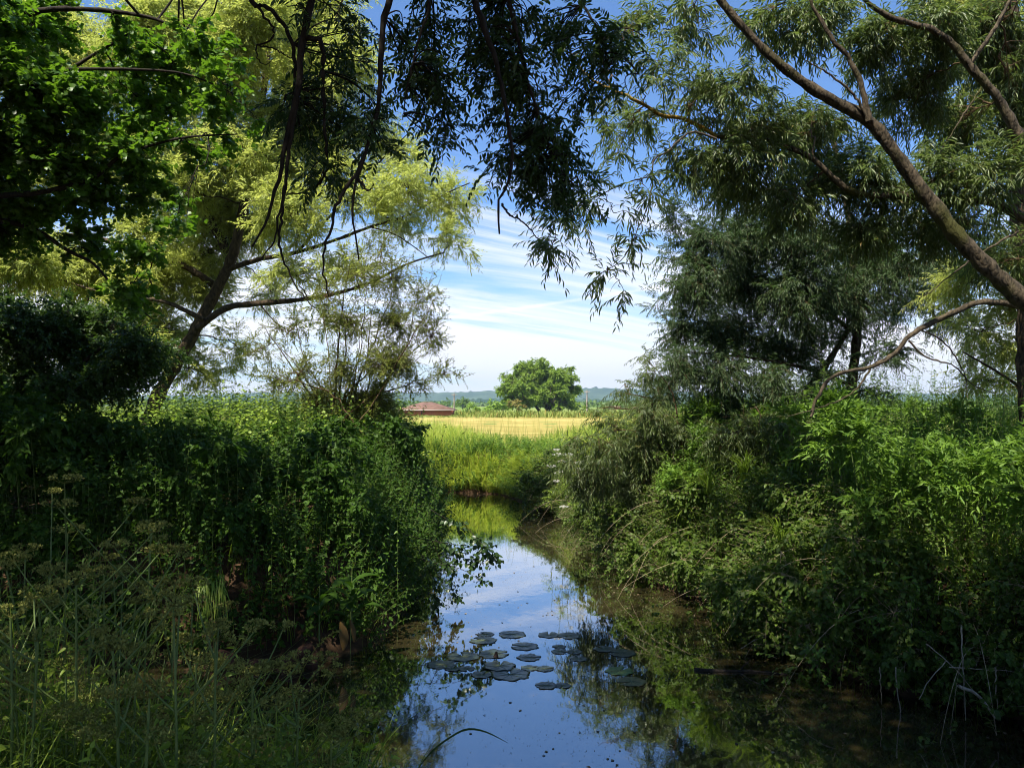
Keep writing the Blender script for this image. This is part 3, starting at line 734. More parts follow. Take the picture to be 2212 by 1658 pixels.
# --- right willow, big, near
def right_willow():
    base = at(2480, 1000, 9.5); base[2] = 1.2
    T = tree('willow_tree', tuple(base), 'huge near willow whose thick limbs arch in from the right edge', 'tree')
    tr = MB()
    L = limbs_from(tr, [([(2480, 1010), (2400, 830), (2300, 720), (2212, 650), (2094, 538), (2009, 435), (1923, 316), (1881, 265), (1825, 231), (1744, 184), (1650, 107), (1556, 0), (1500, -90), (1440, -200)], 9.3, .135, .026)], 50, 12)
    tr.build('trunk', B_WIR, T, smooth=True)
    L2 = []
    for spec, mat in [
        (([(1878, 262), (1868, 215), (1855, 171), (1830, 120), (1804, 94), (1775, 45), (1757, 17), (1735, -60)], 9.2, .038, .014), B_WIR),
        (([(2400, 500), (2290, 380), (2212, 307), (2162, 222), (2094, 141), (2043, 81), (1983, 55), (1940, 43), (1880, 10), (1820, -60)], 10, .085, .022), B_WIR),
        (([(2480, 700), (2340, 540), (2212, 470), (2132, 435), (2034, 431), (1949, 423), (1838, 414), (1753, 341), (1646, 303), (1548, 295)], 10.2, .07, .028), B_WIR),
        (([(1548, 295), (1510, 272), (1475, 256), (1445, 252), (1424, 248), (1368, 213), (1283, 175), (1230, 120)], 10.2, .028, .014), B_LICH),
        (([(2380, 760), (2300, 690), (2212, 662), (2120, 653), (2051, 679), (2000, 704), (1963, 728), (1930, 765), (1879, 793), (1807, 808), (1770, 850), (1752, 900)], 10, .05, .018), B_WIR),
        (([(1548, 300), (1500, 285), (1470, 300), (1440, 330), (1412, 345), (1408, 400), (1398, 450), (1375, 500), (1345, 560), (1300, 590), (1285, 620)], 9.2, .012, .003), B_WIR),
        (([(1412, 380), (1370, 390), (1320, 410), (1260, 440), (1200, 480)], 9.2, .008, .003), B_WIR),
        (([(1963, 735), (2000, 770), (2060, 790), (2100, 830), (2150, 850)], 10, .014, .004), B_WIR),
        (([(1990, 712), (2040, 740), (2080, 800), (2090, 860)], 10, .012, .004), B_WIR),
        (([(1880, 795), (1850, 840), (1800, 870), (1700, 900)], 10, .014, .004), B_WIR),
        (([(1876, 256), (1840, 200), (1790, 160), (1740, 130)], 9.2, .02, .006), B_WIR),
        (([(2200, 500), (2130, 540), (2060, 590), (2000, 640)], 9.6, .014, .005), B_WIR),
        (([(2094, 141), (2150, 60), (2190, -20), (2210, -90)], 10, .03, .015), B_WIR),
        (([(2120, 190), (2080, 250), (2030, 330)], 10, .014, .005), B_WIR)]:
        m = MB(); L2 += limbs_from(m, [spec], 30, 9, .004)
        m.build('limb', mat, T, smooth=True)
    lv, wd = MB(), MB(); lines = L + L2
    C = [(1500, 60, 80, 70, 1.0), (1430, 130, 60, 70, .9), (1640, 50, 70, 70, 1.5), (1760, 60, 100, 80, 2.0), (1880, 110, 90, 80, 2.2), (2010, 60, 100, 90, 2.2), (2130, 90, 100, 100, 2.2), (2200, 220, 90, 120, 2.0),
         (1490, 220, 90, 70, 1.1), (1400, 270, 70, 50, .9), (1580, 180, 80, 70, 1.4), (1640, 270, 90, 80, 2.0), (1760, 290, 90, 80, 2.4), (1860, 390, 90, 80, 2.6), (1960, 220, 90, 90, 2.2), (2060, 270, 90, 90, 2.2),
         (2010, 390, 100, 70, 2.3), (2140, 370, 90, 80, 2.2), (1520, 340, 80, 55, 2.0), (1620, 370, 90, 60, 2.4), (1740, 400, 90, 60, 2.4), (1450, 350, 50, 45, 1.2), (1560, 420, 90, 45, 1.8), (1690, 450, 100, 50, 1.8),
         (1390, 400, 45, 40, .8), (1300, 420, 60, 40, .8), (1240, 470, 60, 40, .9), (1190, 510, 40, 40, .8), (1370, 520, 50, 30, .7), (1310, 590, 40, 30, .9), (1200, 560, 35, 30, .7), (1330, 460, 40, 30, .6),
         (1340, 620, 30, 22, .8), (2060, 500, 100, 70, 1.6), (2170, 560, 80, 60, 1.5), (1390, 40, 60, 60, 1.0), (1310, 250, 50, 50, .8), (1340, 330, 40, 40, .7), (1980, 500, 80, 60, 1.8), (1850, 500, 90, 60, 1.8)]
    for (x, y, rx, ry, cv) in C:
        Y = 10.9 + rng.uniform(-1.1, 1.2)
        if x < 1450 and y > 330: Y = 9.2 + rng.uniform(-.3, .3)
        clump(lv, wd, lines, at(x, y, Y), (rx * Y / F, rng.uniform(.6, 1.0), ry * Y / F), LANCE, .135, .023, 11, cv * 1.5, twigL=.34, droop=.2, hang=.5, bough_r=.012, br_r=.004, stem_r=.0016)
    wd.build('branches', B_TWG, T, smooth=True)
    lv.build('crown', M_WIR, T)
right_willow()

# upright trunk of the neighbour tree at the right edge
def edge_willow():
    base = at(2225, 950, 12.0); base[2] = 1.2
    T = tree('willow_tree', tuple(base), 'upright willow trunk with orange sunlit bark at the far right edge', 'tree')
    m = MB(); L = limbs_from(m, [([(2235, 990), (2228, 800), (2218, 600), (2205, 400), (2192, 200), (2178, 0), (2170, -250)], 12, .19, .11)], 36, 12)
    m.build('trunk', B_WIL, T, smooth=True)
    L2 = []
    for s in [([(2200, 330), (2160, 240), (2150, 120), (2140, -50)], 12, .06, .03), ([(2222, 700), (2150, 560), (2090, 480)], 12.3, .03, .01), ([(2225, 850), (2150, 800), (2080, 760)], 12.3, .03, .01)]:
        mm = MB(); L2 += limbs_from(mm, [s], 16, 7); mm.build('limb', B_WIL, T, smooth=True)
    lv, wd = MB(), MB()
    for (x, y, rx, ry, cv) in [(2080, 20, 110, 90, 1.8), (2180, 130, 90, 100, 1.6), (2120, 560, 80, 60, 1.8), (2180, 650, 60, 50, 1.8), (2060, 620, 70, 50, 1.3), (2180, 760, 60, 50, 1.3), (2120, 820, 70, 40, 1.0), (2230, 420, 60, 90, 1.2), (2100, 720, 60, 40, .9),
                               (2320, 200, 130, 160, 1.5), (2330, 600, 120, 160, 1.5)]:
        Y = 12.8 + rng.uniform(-.5, .9)
        clump(lv, wd, L + L2, at(x, y, Y), (rx * Y / F, .9, ry * Y / F), DIAM, .11, .024, 13, cv * 1.8, twigL=.4, droop=.25, hang=.5, bough_r=.012, br_r=.004)
    wd.build('branches', B_TWG, T, smooth=True); lv.build('crown', M_WIL, T)
edge_willow()

# --- darker willow behind, over the right bank
def back_willow():
    base = at(1850, 900, 17.0); base[2] = 1.3
    T = tree('willow_tree', tuple(base), 'rounded dark blue green willow behind the arching limbs over the right bank', 'tree')
    m = MB(); L = limbs_from(m, [([(1830, 930), (1840, 830), (1850, 720), (1845, 600), (1830, 450), (1800, 300)], 17, .11, .05),
                                 ([(1700, 920), (1740, 850), (1790, 780), (1840, 700)], 17, .10, .05)], 24, 9)
    m.build('trunk', B_WIL, T, smooth=True)
    L2 = []
    for s in [([(1848, 720), (1750, 650), (1640, 600), (1520, 580)], 16.8, .05, .015), ([(1845, 600), (1930, 540), (2010, 520)], 17.2, .04, .015), ([(1838, 830), (1720, 790), (1600, 770), (1480, 760)], 16.6, .05, .012)]:
        mm = MB(); L2 += limbs_from(mm, [s], 16, 7); mm.build('limb', B_WIL, T, smooth=True)
    lv, wd = MB(), MB()
    for (x, y, rx, ry, cv) in [(1520, 520, 85, 80, 2.6), (1630, 500, 90, 80, 3), (1740, 540, 100, 80, 3.2), (1860, 530, 100, 80, 3), (1960, 580, 90, 70, 2.4), (1500, 620, 75, 70, 2.6), (1600, 620, 100, 80, 3.2),
                               (1720, 650, 100, 80, 3.2), (1840, 640, 100, 80, 2.8), (1950, 660, 80, 60, 1.4), (1480, 710, 65, 60, 2.4), (1580, 720, 90, 70, 3), (1690, 750, 90, 60, 2.6), (1800, 720, 80, 50, 1.4), (1470, 790, 60, 55, 2.2),
                               (1560, 810, 80, 60, 2.6), (1660, 830, 80, 50, 2.0), (1430, 850, 60, 50, 1.6), (1540, 890, 90, 40, 2.4), (1750, 850, 80, 40, 1.3), (2030, 600, 60, 50, 1.3), (1440, 560, 30, 40, .8), (1440, 460, 50, 50, 1.0), (1420, 660, 25, 40, .6), (1880, 850, 80, 40, .8), (1780, 800, 60, 40, 1.3), (1930, 770, 80, 50, 1.0), (2060, 700, 80, 50, 1.1), (2140, 790, 70, 50, 1.0), (1700, 880, 90, 30, 1.8)]:
        Y = 16.8 + rng.uniform(-1.3, 1.3)
        clump(lv, wd, L + L2, at(x, y, Y), (rx * Y / F, rng.uniform(.9, 1.4), ry * Y / F), DIAM, .115, .024, 14, cv * 1.3, twigL=.42, droop=.25, hang=.5, bough_r=.016, br_r=.004)
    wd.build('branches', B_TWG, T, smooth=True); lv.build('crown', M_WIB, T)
back_willow()

# --- sparse thorn bush on the left bank, many thin stems
def thorn():
    base = at(745, 930, 17.5); base[2] = 1.25
    T = tree('thorn_bush', tuple(base), 'sparse thorn bush of thin upright stems between the left willow and the gap', 'bush')
    lines = []
    tops = [(600, 740), (640, 690), (690, 640), (722, 600), (755, 570), (790, 560), (830, 590), (870, 560), (905, 620), (945, 640), (960, 700), (930, 760), (975, 800), (580, 800), (560, 700), (860, 680), (780, 690)]
    for (x, y) in tops:
        x0 = 745 + rng.uniform(-40, 40); Y0 = 17.5 + rng.uniform(-.5, .5); Y1 = Y0 + rng.uniform(-.8, .8)
        P = [(x0, 935, Y0), (x0 + (x - x0) * .25 + rng.uniform(-15, 15), 860, Y0), (x0 + (x - x0) * .65 + rng.uniform(-20, 20), 860 + (y - 860) * .5, (Y0 + Y1) / 2), (x, y, Y1)]
        m = MB(); lines += limbs_from(m, [(P, 17.5, rng.uniform(.018, .035), .004)], 16, 5, .02); m.build('stem', B_TWG, T, smooth=True)
    lv, wd = MB(), MB()
    for (x, y, rx, ry, cv) in [(700, 640, 60, 60, .6), (780, 600, 60, 60, .7), (860, 600, 70, 60, .8), (930, 640, 50, 60, .7), (620, 720, 60, 60, .5), (560, 760, 60, 50, .5), (760, 700, 60, 70, 1.0), (850, 700, 70, 70, 1.3), (930, 730, 50, 60, 1.0),
                               (960, 810, 45, 30, .8), (870, 780, 55, 50, 1.8), (820, 790, 60, 60, 1.8), (740, 800, 60, 60, 1.6), (650, 800, 60, 50, .9), (815, 870, 60, 50, 2.6), (760, 880, 60, 40, 2.6), (850, 915, 32, 30, 2.2), (600, 830, 60, 40, 1.0), (905, 830, 40, 26, 1.2), (690, 860, 60, 40, 1.8), (820, 540, 60, 50, .6)]:
        Y = 17.5 + rng.uniform(-.7, .7)
        clump(lv, wd, lines, at(x, y, Y), (rx * Y / F, .8, ry * Y / F), DIAM, .055, .032, 10, cv * 1.3, twigL=.3, droop=.05, hang=.05, bough_r=.008, br_r=.0045, stem_r=.0025)
    wd.build('branches', B_TWG, T, smooth=True); lv.build('crown', M_THO, T)
thorn()

# --- low willow shoots hanging over the right bank, near the gap
def low_willow(xs, label, name='willow_shrub', mat=M_WIR, Yc=15.5):
    base = at(xs[0][0], 1000, Yc); base[2] = 1.2
    T = tree(name, tuple(base), label, 'shrub')
    m = MB(); lines = []
    for (x, y) in xs[1]:
        Y1 = Yc + rng.uniform(-.6, .6)
        m = MB(); lines += limbs_from(m, [([(xs[0][0], 1010, Yc), ((xs[0][0] + x) / 2 + 10, (960 + y) / 2 - 25, Yc), (x, y, Y1)], Yc, .028, .005)], 14, 6, .01); m.build('stem', B_TWG, T, smooth=True)
    lv, wd = MB(), MB()
    for (x, y, rx, ry, cv) in xs[2]:
        Y = Yc + rng.uniform(-.5, .5)
        clump(lv, wd, lines, at(x, y, Y), (rx * Y / F, .6, ry * Y / F), LANCE if Yc < 16 else DIAM, .115, .021, 12, cv * 1.5, twigL=.4, droop=.35, hang=.6, bough_r=.008, br_r=.004)
    wd.build('branches', B_TWG, T, smooth=True); lv.build('crown', mat, T)
low_willow(((1480,), [(1400, 780), (1350, 850), (1290, 880), (1240, 950), (1420, 900), (1550, 880)],
            [(1400, 800, 30, 50, .9), (1350, 830, 35, 40, .5), (1410, 880, 60, 40, 1.6), (1330, 920, 45, 25, 1.1), (1290, 900, 30, 20, .7), (1390, 960, 80, 50, 2.4), (1480, 940, 80, 50, 2.4), (1300, 970, 50, 40, 1.6), (1240, 950, 20, 26, .8),
             (1290, 1040, 60, 45, 2.2), (1400, 1050, 80, 50, 2.6), (1500, 1040, 80, 60, 2.6), (1230, 1010, 35, 35, 1.0)]),
           'dark narrow leaved willow shrub leaning over the stream beside the gap', Yc=15.5)
low_willow(((1640,), [(1560, 900), (1620, 880), (1720, 880), (1800, 900), (1700, 960)],
            [(1580, 940, 80, 50, 2.0), (1690, 930, 80, 45, 2.0), (1800, 920, 80, 40, 1.6), (1640, 1010, 90, 50, 2.2), (1760, 990, 80, 40, 1.8)]),
           'bushy willow shrub below the dark rounded willow', Yc=14.0)

# ------------------------------------------------------------------ beds of plants
def sample_poly(poly, n, dmin=.05, dmax=1e9, dens=None):
    P = np.array(poly, float); lo = P.min(0); hi = P.max(0); out = []
    tot = 0
    while tot < n:
        q = rng.uniform(lo, hi, (n * 3, 2))
        d = wdist(q[:, 0], q[:, 1])
        k = inside(q[:, 0], q[:, 1], P) & (d > dmin) & (d < dmax)
        if dens is not None: k &= rng.random(len(q)) < dens(q[:, 0], q[:, 1], d)
        q = q[k]; out.append(q); tot += len(q)
    q = np.concatenate(out)[:n]
    return np.concatenate([q, gz(q[:, 0], q[:, 1])[:, None]], 1)

def patch(x, y, s=1.3, a=0.):
    return .5 + .5 * np.sin(x * s + a + 1.3 * np.sin(y * s * .8 + a)) * np.cos(y * s * 1.1 - a)

def stand(lv, wd, base, H, tpl, ll, lw, n, mode='cross', lean=.18, out=None, droop=.08, hang=.15, fwd=.25, side=1., stem_r=.004, shrink=.55, t0=.15, var=None):
    Nn = len(base)
    d = np.array([0, 0, 1.]) + rng.normal(0, lean, (Nn, 3)) * np.array([1, 1, .2])
    if out is not None: d = d + out
    sprigs(lv, wd, tpl, base, nrm(d), H, n, ll, lw, droop=droop, hang=hang, fwd=fwd, side=side, mode=mode, stem_r=stem_r, shrink=shrink, t0=t0, var=var)

def outward(base, amt, reach=1.2):
    """lean of bank plants towards the water"""
    e = .05
    g = np.stack([wdist(base[:, 0] + e, base[:, 1]) - wdist(base[:, 0] - e, base[:, 1]), wdist(base[:, 0], base[:, 1] + e) - wdist(base[:, 0], base[:, 1] - e)], 1)
    g = nrm(g); d = wdist(base[:, 0], base[:, 1])
    k = np.clip(1 - d / reach, 0, 1)[:, None] * amt
    return np.concatenate([-g * k, np.zeros((len(base), 1))], 1)

def blades(mb, p, H, w, lean=.35, bend=.5, seg=4, var=None, aim=None):
    Nn = len(p); a = rng.uniform(0, 6.28, Nn)
    h = np.stack([np.cos(a), np.sin(a), np.zeros(Nn)], 1)
    if aim is not None: h = nrm(h + aim)
    H = np.broadcast_to(H, (Nn,)); L = rng.uniform(.1, 1, Nn) * lean; Bn = rng.uniform(.2, 1.3, Nn) * bend
    t = np.linspace(0, 1, seg + 1)
    hor = (L[:, None] * t + Bn[:, None] * t ** 2.5)
    ver = t[None] - (Bn[:, None] * .55) * t[None] ** 3
    C = p[:, None] + h[:, None] * (H[:, None] * hor)[..., None] + np.array([0, 0, 1.]) * (H[:, None] * ver)[..., None]
    wd_ = (w * rng.uniform(.6, 1.3, Nn))[:, None] * (1 - t ** 2)[None] + .0004
    s = np.stack([-h[:, 1], h[:, 0], np.zeros(Nn)], 1)
    A = C - s[:, None] * wd_[..., None] * .5; B = C + s[:, None] * wd_[..., None] * .5
    V = np.stack([A, B], 2).reshape(-1, 3)
    i = (np.arange(Nn) * (seg + 1) * 2)[:, None] + (np.arange(seg) * 2)[None]
    q = np.stack([i, i + 1, i + 3, i + 2], -1).reshape(-1, 4)
    var = rng.random(Nn) if var is None else var
    mb.add(V, q, np.repeat(var, (seg + 1) * 2))

def bed(name, label, cat, kind='stuff'):
    return tag(empty(name), label, cat, kind=kind)

# left bank: nettles and bramble, dark, to eye height
LB = [(-15, 9), (-6, 9.7), (-3.6, 10), (-1.9, 10.5), (-1.6, 12.9), (-1.75, 16.8), (-2.0, 22), (-2.9, 26), (-5.5, 27), (-10, 28), (-15, 28)]
b0 = bed('nettle_bed', 'dark waist high nettles and bramble smothering the shaded left bank', 'undergrowth')
lv, wd = MB(), MB()
P_ = sample_poly(LB, 3000, .10, 1e9, lambda x, y, d: np.clip(1.25 - (y - 10) / 22, .3, 1))
Hn = (1.25 + .55 * patch(P_[:, 0], P_[:, 1], 1.1, .6)) * rng.uniform(.8, 1.2, len(P_)) * np.clip(.80 + (P_[:, 1] - 9) * .05 + (P_[:, 0] < -3) * .08, .6, 1.15) * (.82 + .36 * patch(P_[:, 0], P_[:, 1], 2.6, 3.))
stand(lv, wd, P_, Hn, NETTLE, .125, .072, 24, lean=.14, out=outward(P_, .42), hang=.35, stem_r=.004)
P_ = sample_poly(LB, 5000, -.03, 1.5)                      # the face over the water
stand(lv, wd, P_, rng.uniform(.45, 1.2, len(P_)), OVATE, .085, .062, 16, lean=.3, out=outward(P_, .55, 1.8), mode='spiral', droop=.30, hang=.3, stem_r=.003)
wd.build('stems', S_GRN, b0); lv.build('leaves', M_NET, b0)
gl = MB(); P_ = sample_poly(LB, 1800, .0, 1.2); blades(gl, P_, rng.uniform(.4, .9, len(P_)), .012, aim=outward(P_, 1.0)[:, :3] * 1.5)
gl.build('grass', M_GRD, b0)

def mounds(lv, wd, poly, n, dmin, dmax, h0, h1, r0, r1, tpl, ll, lw, cov, out=.3, nper=7, twigL=.24, **kw):
    B_ = sample_poly(poly, n, dmin, dmax)
    o_ = outward(B_, out, 2.2)
    for p_, q_ in zip(B_, o_):
        h = rng.uniform(h0, h1); r_ = rng.uniform(r0, r1); c = p_ + q_ * h + [0, 0, h - r_ * .45]
        st = np.linspace(0, 1, 6)[:, None]
        ln = np.concatenate([p_ * (1 - st) + c * st, np.full((6, 1), .01)], 1)
        V, q = tubes(ln[None, :, :3], np.full((1, 6), .006), 4); wd.add(V, q)
        clump(lv, wd, [ln], c, (r_, r_, r_ * rng.uniform(.6, .9)), tpl, ll * rng.uniform(.85, 1.15), lw * rng.uniform(.85, 1.15), nper, cov, twigL=twigL, bough_r=.008, br_r=.003, stem_r=.0016, up=0., **kw)
b0m = bed('bramble_mounds', 'dark rounded bramble and dog rose mounds heaped on the left bank', 'undergrowth')
lv, wd = MB(), MB()
mounds(lv, wd, LB, 84, .25, 1.5, .5, 1.15, .30, .52, OVATE, .10, .07, 2.2, out=.12)
mounds(lv, wd, LB, 64, .8, 5, 1.1, 1.6, .45, .8, OVATE, .11, .075, 2.2)
wd.build('stems', S_GRN, b0m); lv.build('leaves', M_NET, b0m)  # bramble mounds take the darker nettle colour to deepen the bank's shade
lv, wd = MB(), MB()
mounds(lv, wd, LB, 40, .6, 4, .9, 1.75, .35, .6, NETTLE, .14, .085, 2.0, hang=.5, droop=.2)
mounds(lv, wd, [(-10, 10.4), (-5.2, 10.4), (-5.2, 13), (-10, 13)], 26, .2, 5, 1.5, 2.1, .45, .75, NETTLE, .12, .075, 2.2)
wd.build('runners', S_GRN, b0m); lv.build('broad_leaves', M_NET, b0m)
# sunlit top growth at the back of the left bank
b1 = bed('hogweed_bed', 'bright sunlit hogweed and nettle tops along the crest of the left bank', 'undergrowth')
lv, wd = MB(), MB()
P_ = sample_poly([(-15, 18), (-2.6, 18), (-2.9, 26), (-15, 27)], 1500, .3)
stand(lv, wd, P_, rng.uniform(1.9, 2.75, len(P_)), NETTLE, .17, .11, 20, lean=.12, hang=.2)
P_ = sample_poly([(-15, 15), (-3.2, 15), (-2.9, 20), (-15, 20)], 500, .3)
stand(lv, wd, P_, rng.uniform(1.7, 2.35, len(P_)), LOBED, .13, .13, 14, lean=.15, hang=.2, mode='spiral')
M_CRE = leafmat('leaf_crest_sunlit', (.13, .23, .03), (.30, .40, .055), (.42, .60, .05), .36, .5, .25)  # sunlight on the crest is put into this brighter, yellower leaf colour
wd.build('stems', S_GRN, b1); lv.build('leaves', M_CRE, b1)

# right bank: willowherb above, bramble at the foot
RB = [(9, 6.5), (6.6, 6.3), (5.4, 7.9), (4.3, 8.8), (3.65, 9.8), (3.5, 12.3), (2.5, 14.2), (2.15, 15.6), (2.35, 19.2), (1.5, 22.5), (.75, 25.2), (4, 27), (15, 27), (15, 6.5)]
b2 = bed('willowherb_bed', 'tall leafy willowherb covering the upper right bank in broken sunlight', 'undergrowth')
lv, wd = MB(), MB()
P_ = sample_poly(RB, 3600, .5, 1e9, lambda x, y, d: np.clip(1.3 - (y - 8) / 22, .3, 1) * (x < 2 + y * .72))
Hn = (1.25 + .6 * patch(P_[:, 0], P_[:, 1], 1.2, 2.)) * rng.uniform(.75, 1.2, len(P_)) * (.72 + .5 * patch(P_[:, 0], P_[:, 1], 2.4, 1.)) * np.clip(.50 + (wdist(P_[:, 0], P_[:, 1])) * .28, .5, 1.15 + .055 * np.clip(P_[:, 0] - 2, 0, 8))
stand(lv, wd, P_, Hn, OVATE, .145, .040, 26, lean=.14, out=outward(P_, .35), mode='spiral', hang=.02, fwd=.55, stem_r=.006)
wd.build('stems', S_GRN, b2); lv.build('leaves', M_HER, b2)
b3 = bed('bramble_bed', 'tangled bramble and ivy spilling down the right bank to the water', 'undergrowth')
lv, wd = MB(), MB()
P_ = sample_poly(RB, 6000, -.12, 1.6)
stand(lv, wd, P_, rng.uniform(.4, 1.15, len(P_)) * (.55 + .8 * patch(P_[:, 0], P_[:, 1], 3.1, 2.)), OVATE, .082, .062, 14, lean=.32, out=outward(P_, 1.15, 2.), mode='spiral', droop=.30, hang=.25, stem_r=.0025)
P_ = sample_poly(RB, 110, .1, 1.3); a_ = P_.copy(); o_ = outward(P_, 1.0, 3.)
e_ = a_ + o_ * rng.uniform(.8, 1.8, (len(a_), 1)) + rng.normal(0, .35, a_.shape) * [1, 1, 0] + [0, 0, -.1]; e_[:, 2] = np.maximum(e_[:, 2] - rng.uniform(.2, .9, len(a_)), -.03)
m_ = (a_ + e_) / 2 + np.stack([0 * a_[:, 0], 0 * a_[:, 0], rng.uniform(.5, 1.3, len(a_))], 1)
B = qbez(a_, m_, e_, 12); V, q = tubes(B, np.linspace(.006, .002, 12)[None].repeat(len(a_), 0), 4); wd.add(V, q)
bi = rng.integers(0, len(B), 700); k = rng.integers(4, 12, 700)
sprigs(lv, wd, OVATE, B[bi, k], nrm(rng.normal(0, 1, (700, 3)) + [0, 0, .2]), .2, 6, .08, .06, stem_r=.0016)
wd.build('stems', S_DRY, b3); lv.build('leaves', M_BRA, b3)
gl = MB(); P_ = sample_poly(RB, 5000, .0, 1.6); blades(gl, P_, rng.uniform(.4, 1.0, len(P_)), .012, aim=outward(P_, 1.0)[:, :3] * 1.2)
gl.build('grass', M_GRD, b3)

b3m = bed('shrub_mounds', 'rounded leafy shrub mounds with light tops along the right bank', 'undergrowth')
lv, wd = MB(), MB()
mounds(lv, wd, RB, 90, -.05, 1.5, .35, 1.0, .35, .65, OVATE, .085, .062, 2.3, out=.7)
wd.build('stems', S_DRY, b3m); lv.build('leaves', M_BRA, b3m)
lv, wd = MB(), MB()
RB2 = [(9, 7.5), (6.6, 7.3), (5.4, 8.9), (4.6, 10), (4.4, 12.3), (3.2, 14.2), (3, 19.2), (8, 21), (13, 16), (13, 7.5)]
mounds(lv, wd, RB2, 80, .4, 5, .9, 1.9, .35, .75, OVATE, .13, .046, 1.9, out=.25, nper=9, twigL=.34, tw_up=.7, hang=.05)
wd.build('shoots', S_GRN, b3m); lv.build('shoot_leaves', M_HER, b3m)
# far bank: bright long grass and weeds
b4 = bed('bank_grass', 'lush bright green long grass at the bend where the sun reaches the bank', 'grass')
gl = MB()
FB = [(-6, 29.8), (-2.2, 28.9), (-.5, 28.3), (.75, 25.3), (1.6, 22.5), (7, 24), (10, 40), (-9, 40), (-9, 31)]
P_ = sample_poly(FB, 50000, -.02); P_ = P_[P_[:, 1] < 32.5 + np.abs(P_[:, 0] - .6) * 1.5 + rng.normal(0, .35, len(P_))]
hh = rng.uniform(.4, 1.15, len(P_)) * (.55 + .45 * patch(P_[:, 0], P_[:, 1], 1.0, .3) + .45 * patch(P_[:, 0], P_[:, 1], 3.4, 2.)) * np.clip(.42 + np.abs(P_[:, 0] - .3) * .24, .42, 1.25)
blades(gl, P_, hh, .020, lean=.3, bend=.45, aim=outward(P_, .5)[:, :3])
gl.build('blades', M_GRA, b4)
gl = MB(); P_ = sample_poly(FB, 9000, .1); P_ = P_[patch(P_[:, 0], P_[:, 1], 2.2, 1.) > .5]; blades(gl, P_, rng.uniform(.5, 1.15, len(P_)) * np.clip(.45 + np.abs(P_[:, 0] - .3) * .26, .45, 1.4), .026, lean=.35, bend=.5); gl.build('dark_blades', M_HER, b4)
lv, wd = MB(), MB(); gl = MB()
P_ = sample_poly(FB, 9000, -.15, .8); blades(gl, P_, rng.uniform(.35, .8, len(P_)), .022, lean=.6, bend=.8, aim=outward(P_, 1.5)[:, :3] * 2)
gl.build('edge_grass', M_GRA, b4)
P_ = sample_poly(FB, 2600, -.1, 2.2)
stand(lv, wd, P_, rng.uniform(.4, .9, len(P_)), OVATE, .13, .065, 18, lean=.25, out=outward(P_, .6, 1.5), mode='spiral', droop=.15, stem_r=.004)
wd.build('stems', S_GRN, b4); lv.build('weeds', M_HER, b4)
# seeded stems above the grass
gl = MB(); P_ = sample_poly([(-6, 30), (-1, 29.5), (4, 27), (8, 34), (-7, 36)], 420, .3)
blades(gl, P_, rng.uniform(1.2, 1.75, len(P_)), .012, lean=.12, bend=.15); gl.build('seed_stems', M_GRF, b4)

# rough grass round the field
b5 = bed('rough_grass', 'rough olive grass strip between the straw field and the far trees', 'grass')
gl = MB()
q = np.stack([rng.uniform(-75, 95, 26000), rng.uniform(104, 150, 26000)], 1); q = np.concatenate([q, gz(q[:, 0], q[:, 1])[:, None]], 1)
blades(gl, q, rng.uniform(.4, 1.15, len(q)) * (.6 + .6 * patch(q[:, 0], q[:, 1], .15)) * np.where((q[:, 0] < -6) & (q[:, 1] < 128), .3, 1.), .16, lean=.5, bend=.3, seg=2)
q = np.stack([rng.uniform(-14, 14, 9000), rng.uniform(37, 44, 9000) ** 1.0], 1); q = np.concatenate([q, gz(q[:, 0], q[:, 1])[:, None]], 1)
q = q[(np.abs(q[:, 0] - .4) > 2.6 + rng.normal(0, .8, len(q)))]
blades(gl, q, rng.uniform(.4, .9, len(q)), .03, lean=.3, bend=.3, seg=3)
gl.build('blades', M_GRF, b5)

# ------------------------------------------------------------------ far trees
def far_tree(name, label, cat, x, ybase, Y, rx, ry, mat, h0=0., n=26, leaf=.42, cov=3.2, group=None, lobes=None, trunk=True):
    base = at(x, ybase, Y); base[2] = float(gz(base[0], base[1]))
    T = tag(empty(name, tuple(base)), label, cat, group)
    W = rx * Y / F; H = ry * 2 * Y / F
    m = MB(); lines = []
    ks = 5 if trunk else 3
    for k in range(ks):
        a = k * 6.28 / ks; m = MB()
        lines.append(limb(m, np.array([base + [math.cos(a) * W * .05, math.sin(a) * W * .05, 0], base + [math.cos(a) * W * .18, math.sin(a) * W * .18, H * .35], base + [math.cos(a) * W * .45, math.sin(a) * W * .4, H * .66]]), W * .035, W * .012, 10, 6)); m.build('trunk', B_FAR, T, smooth=True)
    lv = MB(); wd = MB()
    for k in range(n):
        # lumps over the shell of the crown
        a = rng.uniform(0, 6.28); e = math.asin(rng.uniform(-.55, 1))
        rr = rng.uniform(.62, .86)
        c = base + np.array([math.cos(a) * math.cos(e) * W * rr, math.sin(a) * math.cos(e) * W * rr * .9, h0 + (H - h0) * (.48 + .46 * math.sin(e) * rr / .8)])
        s = W * rng.uniform(.20, .34)
        clump(lv, wd, lines, c, (s, s, s * .78), DIAM, leaf, leaf * .62, 7, cov, twigL=leaf * 1.6, bough_r=W * .006, br_r=W * .0022, stem_r=0, shell=.3, lo=-.4)
    wd.build('branches', B_FAR, T); lv.build('crown', mat, T)
    return T

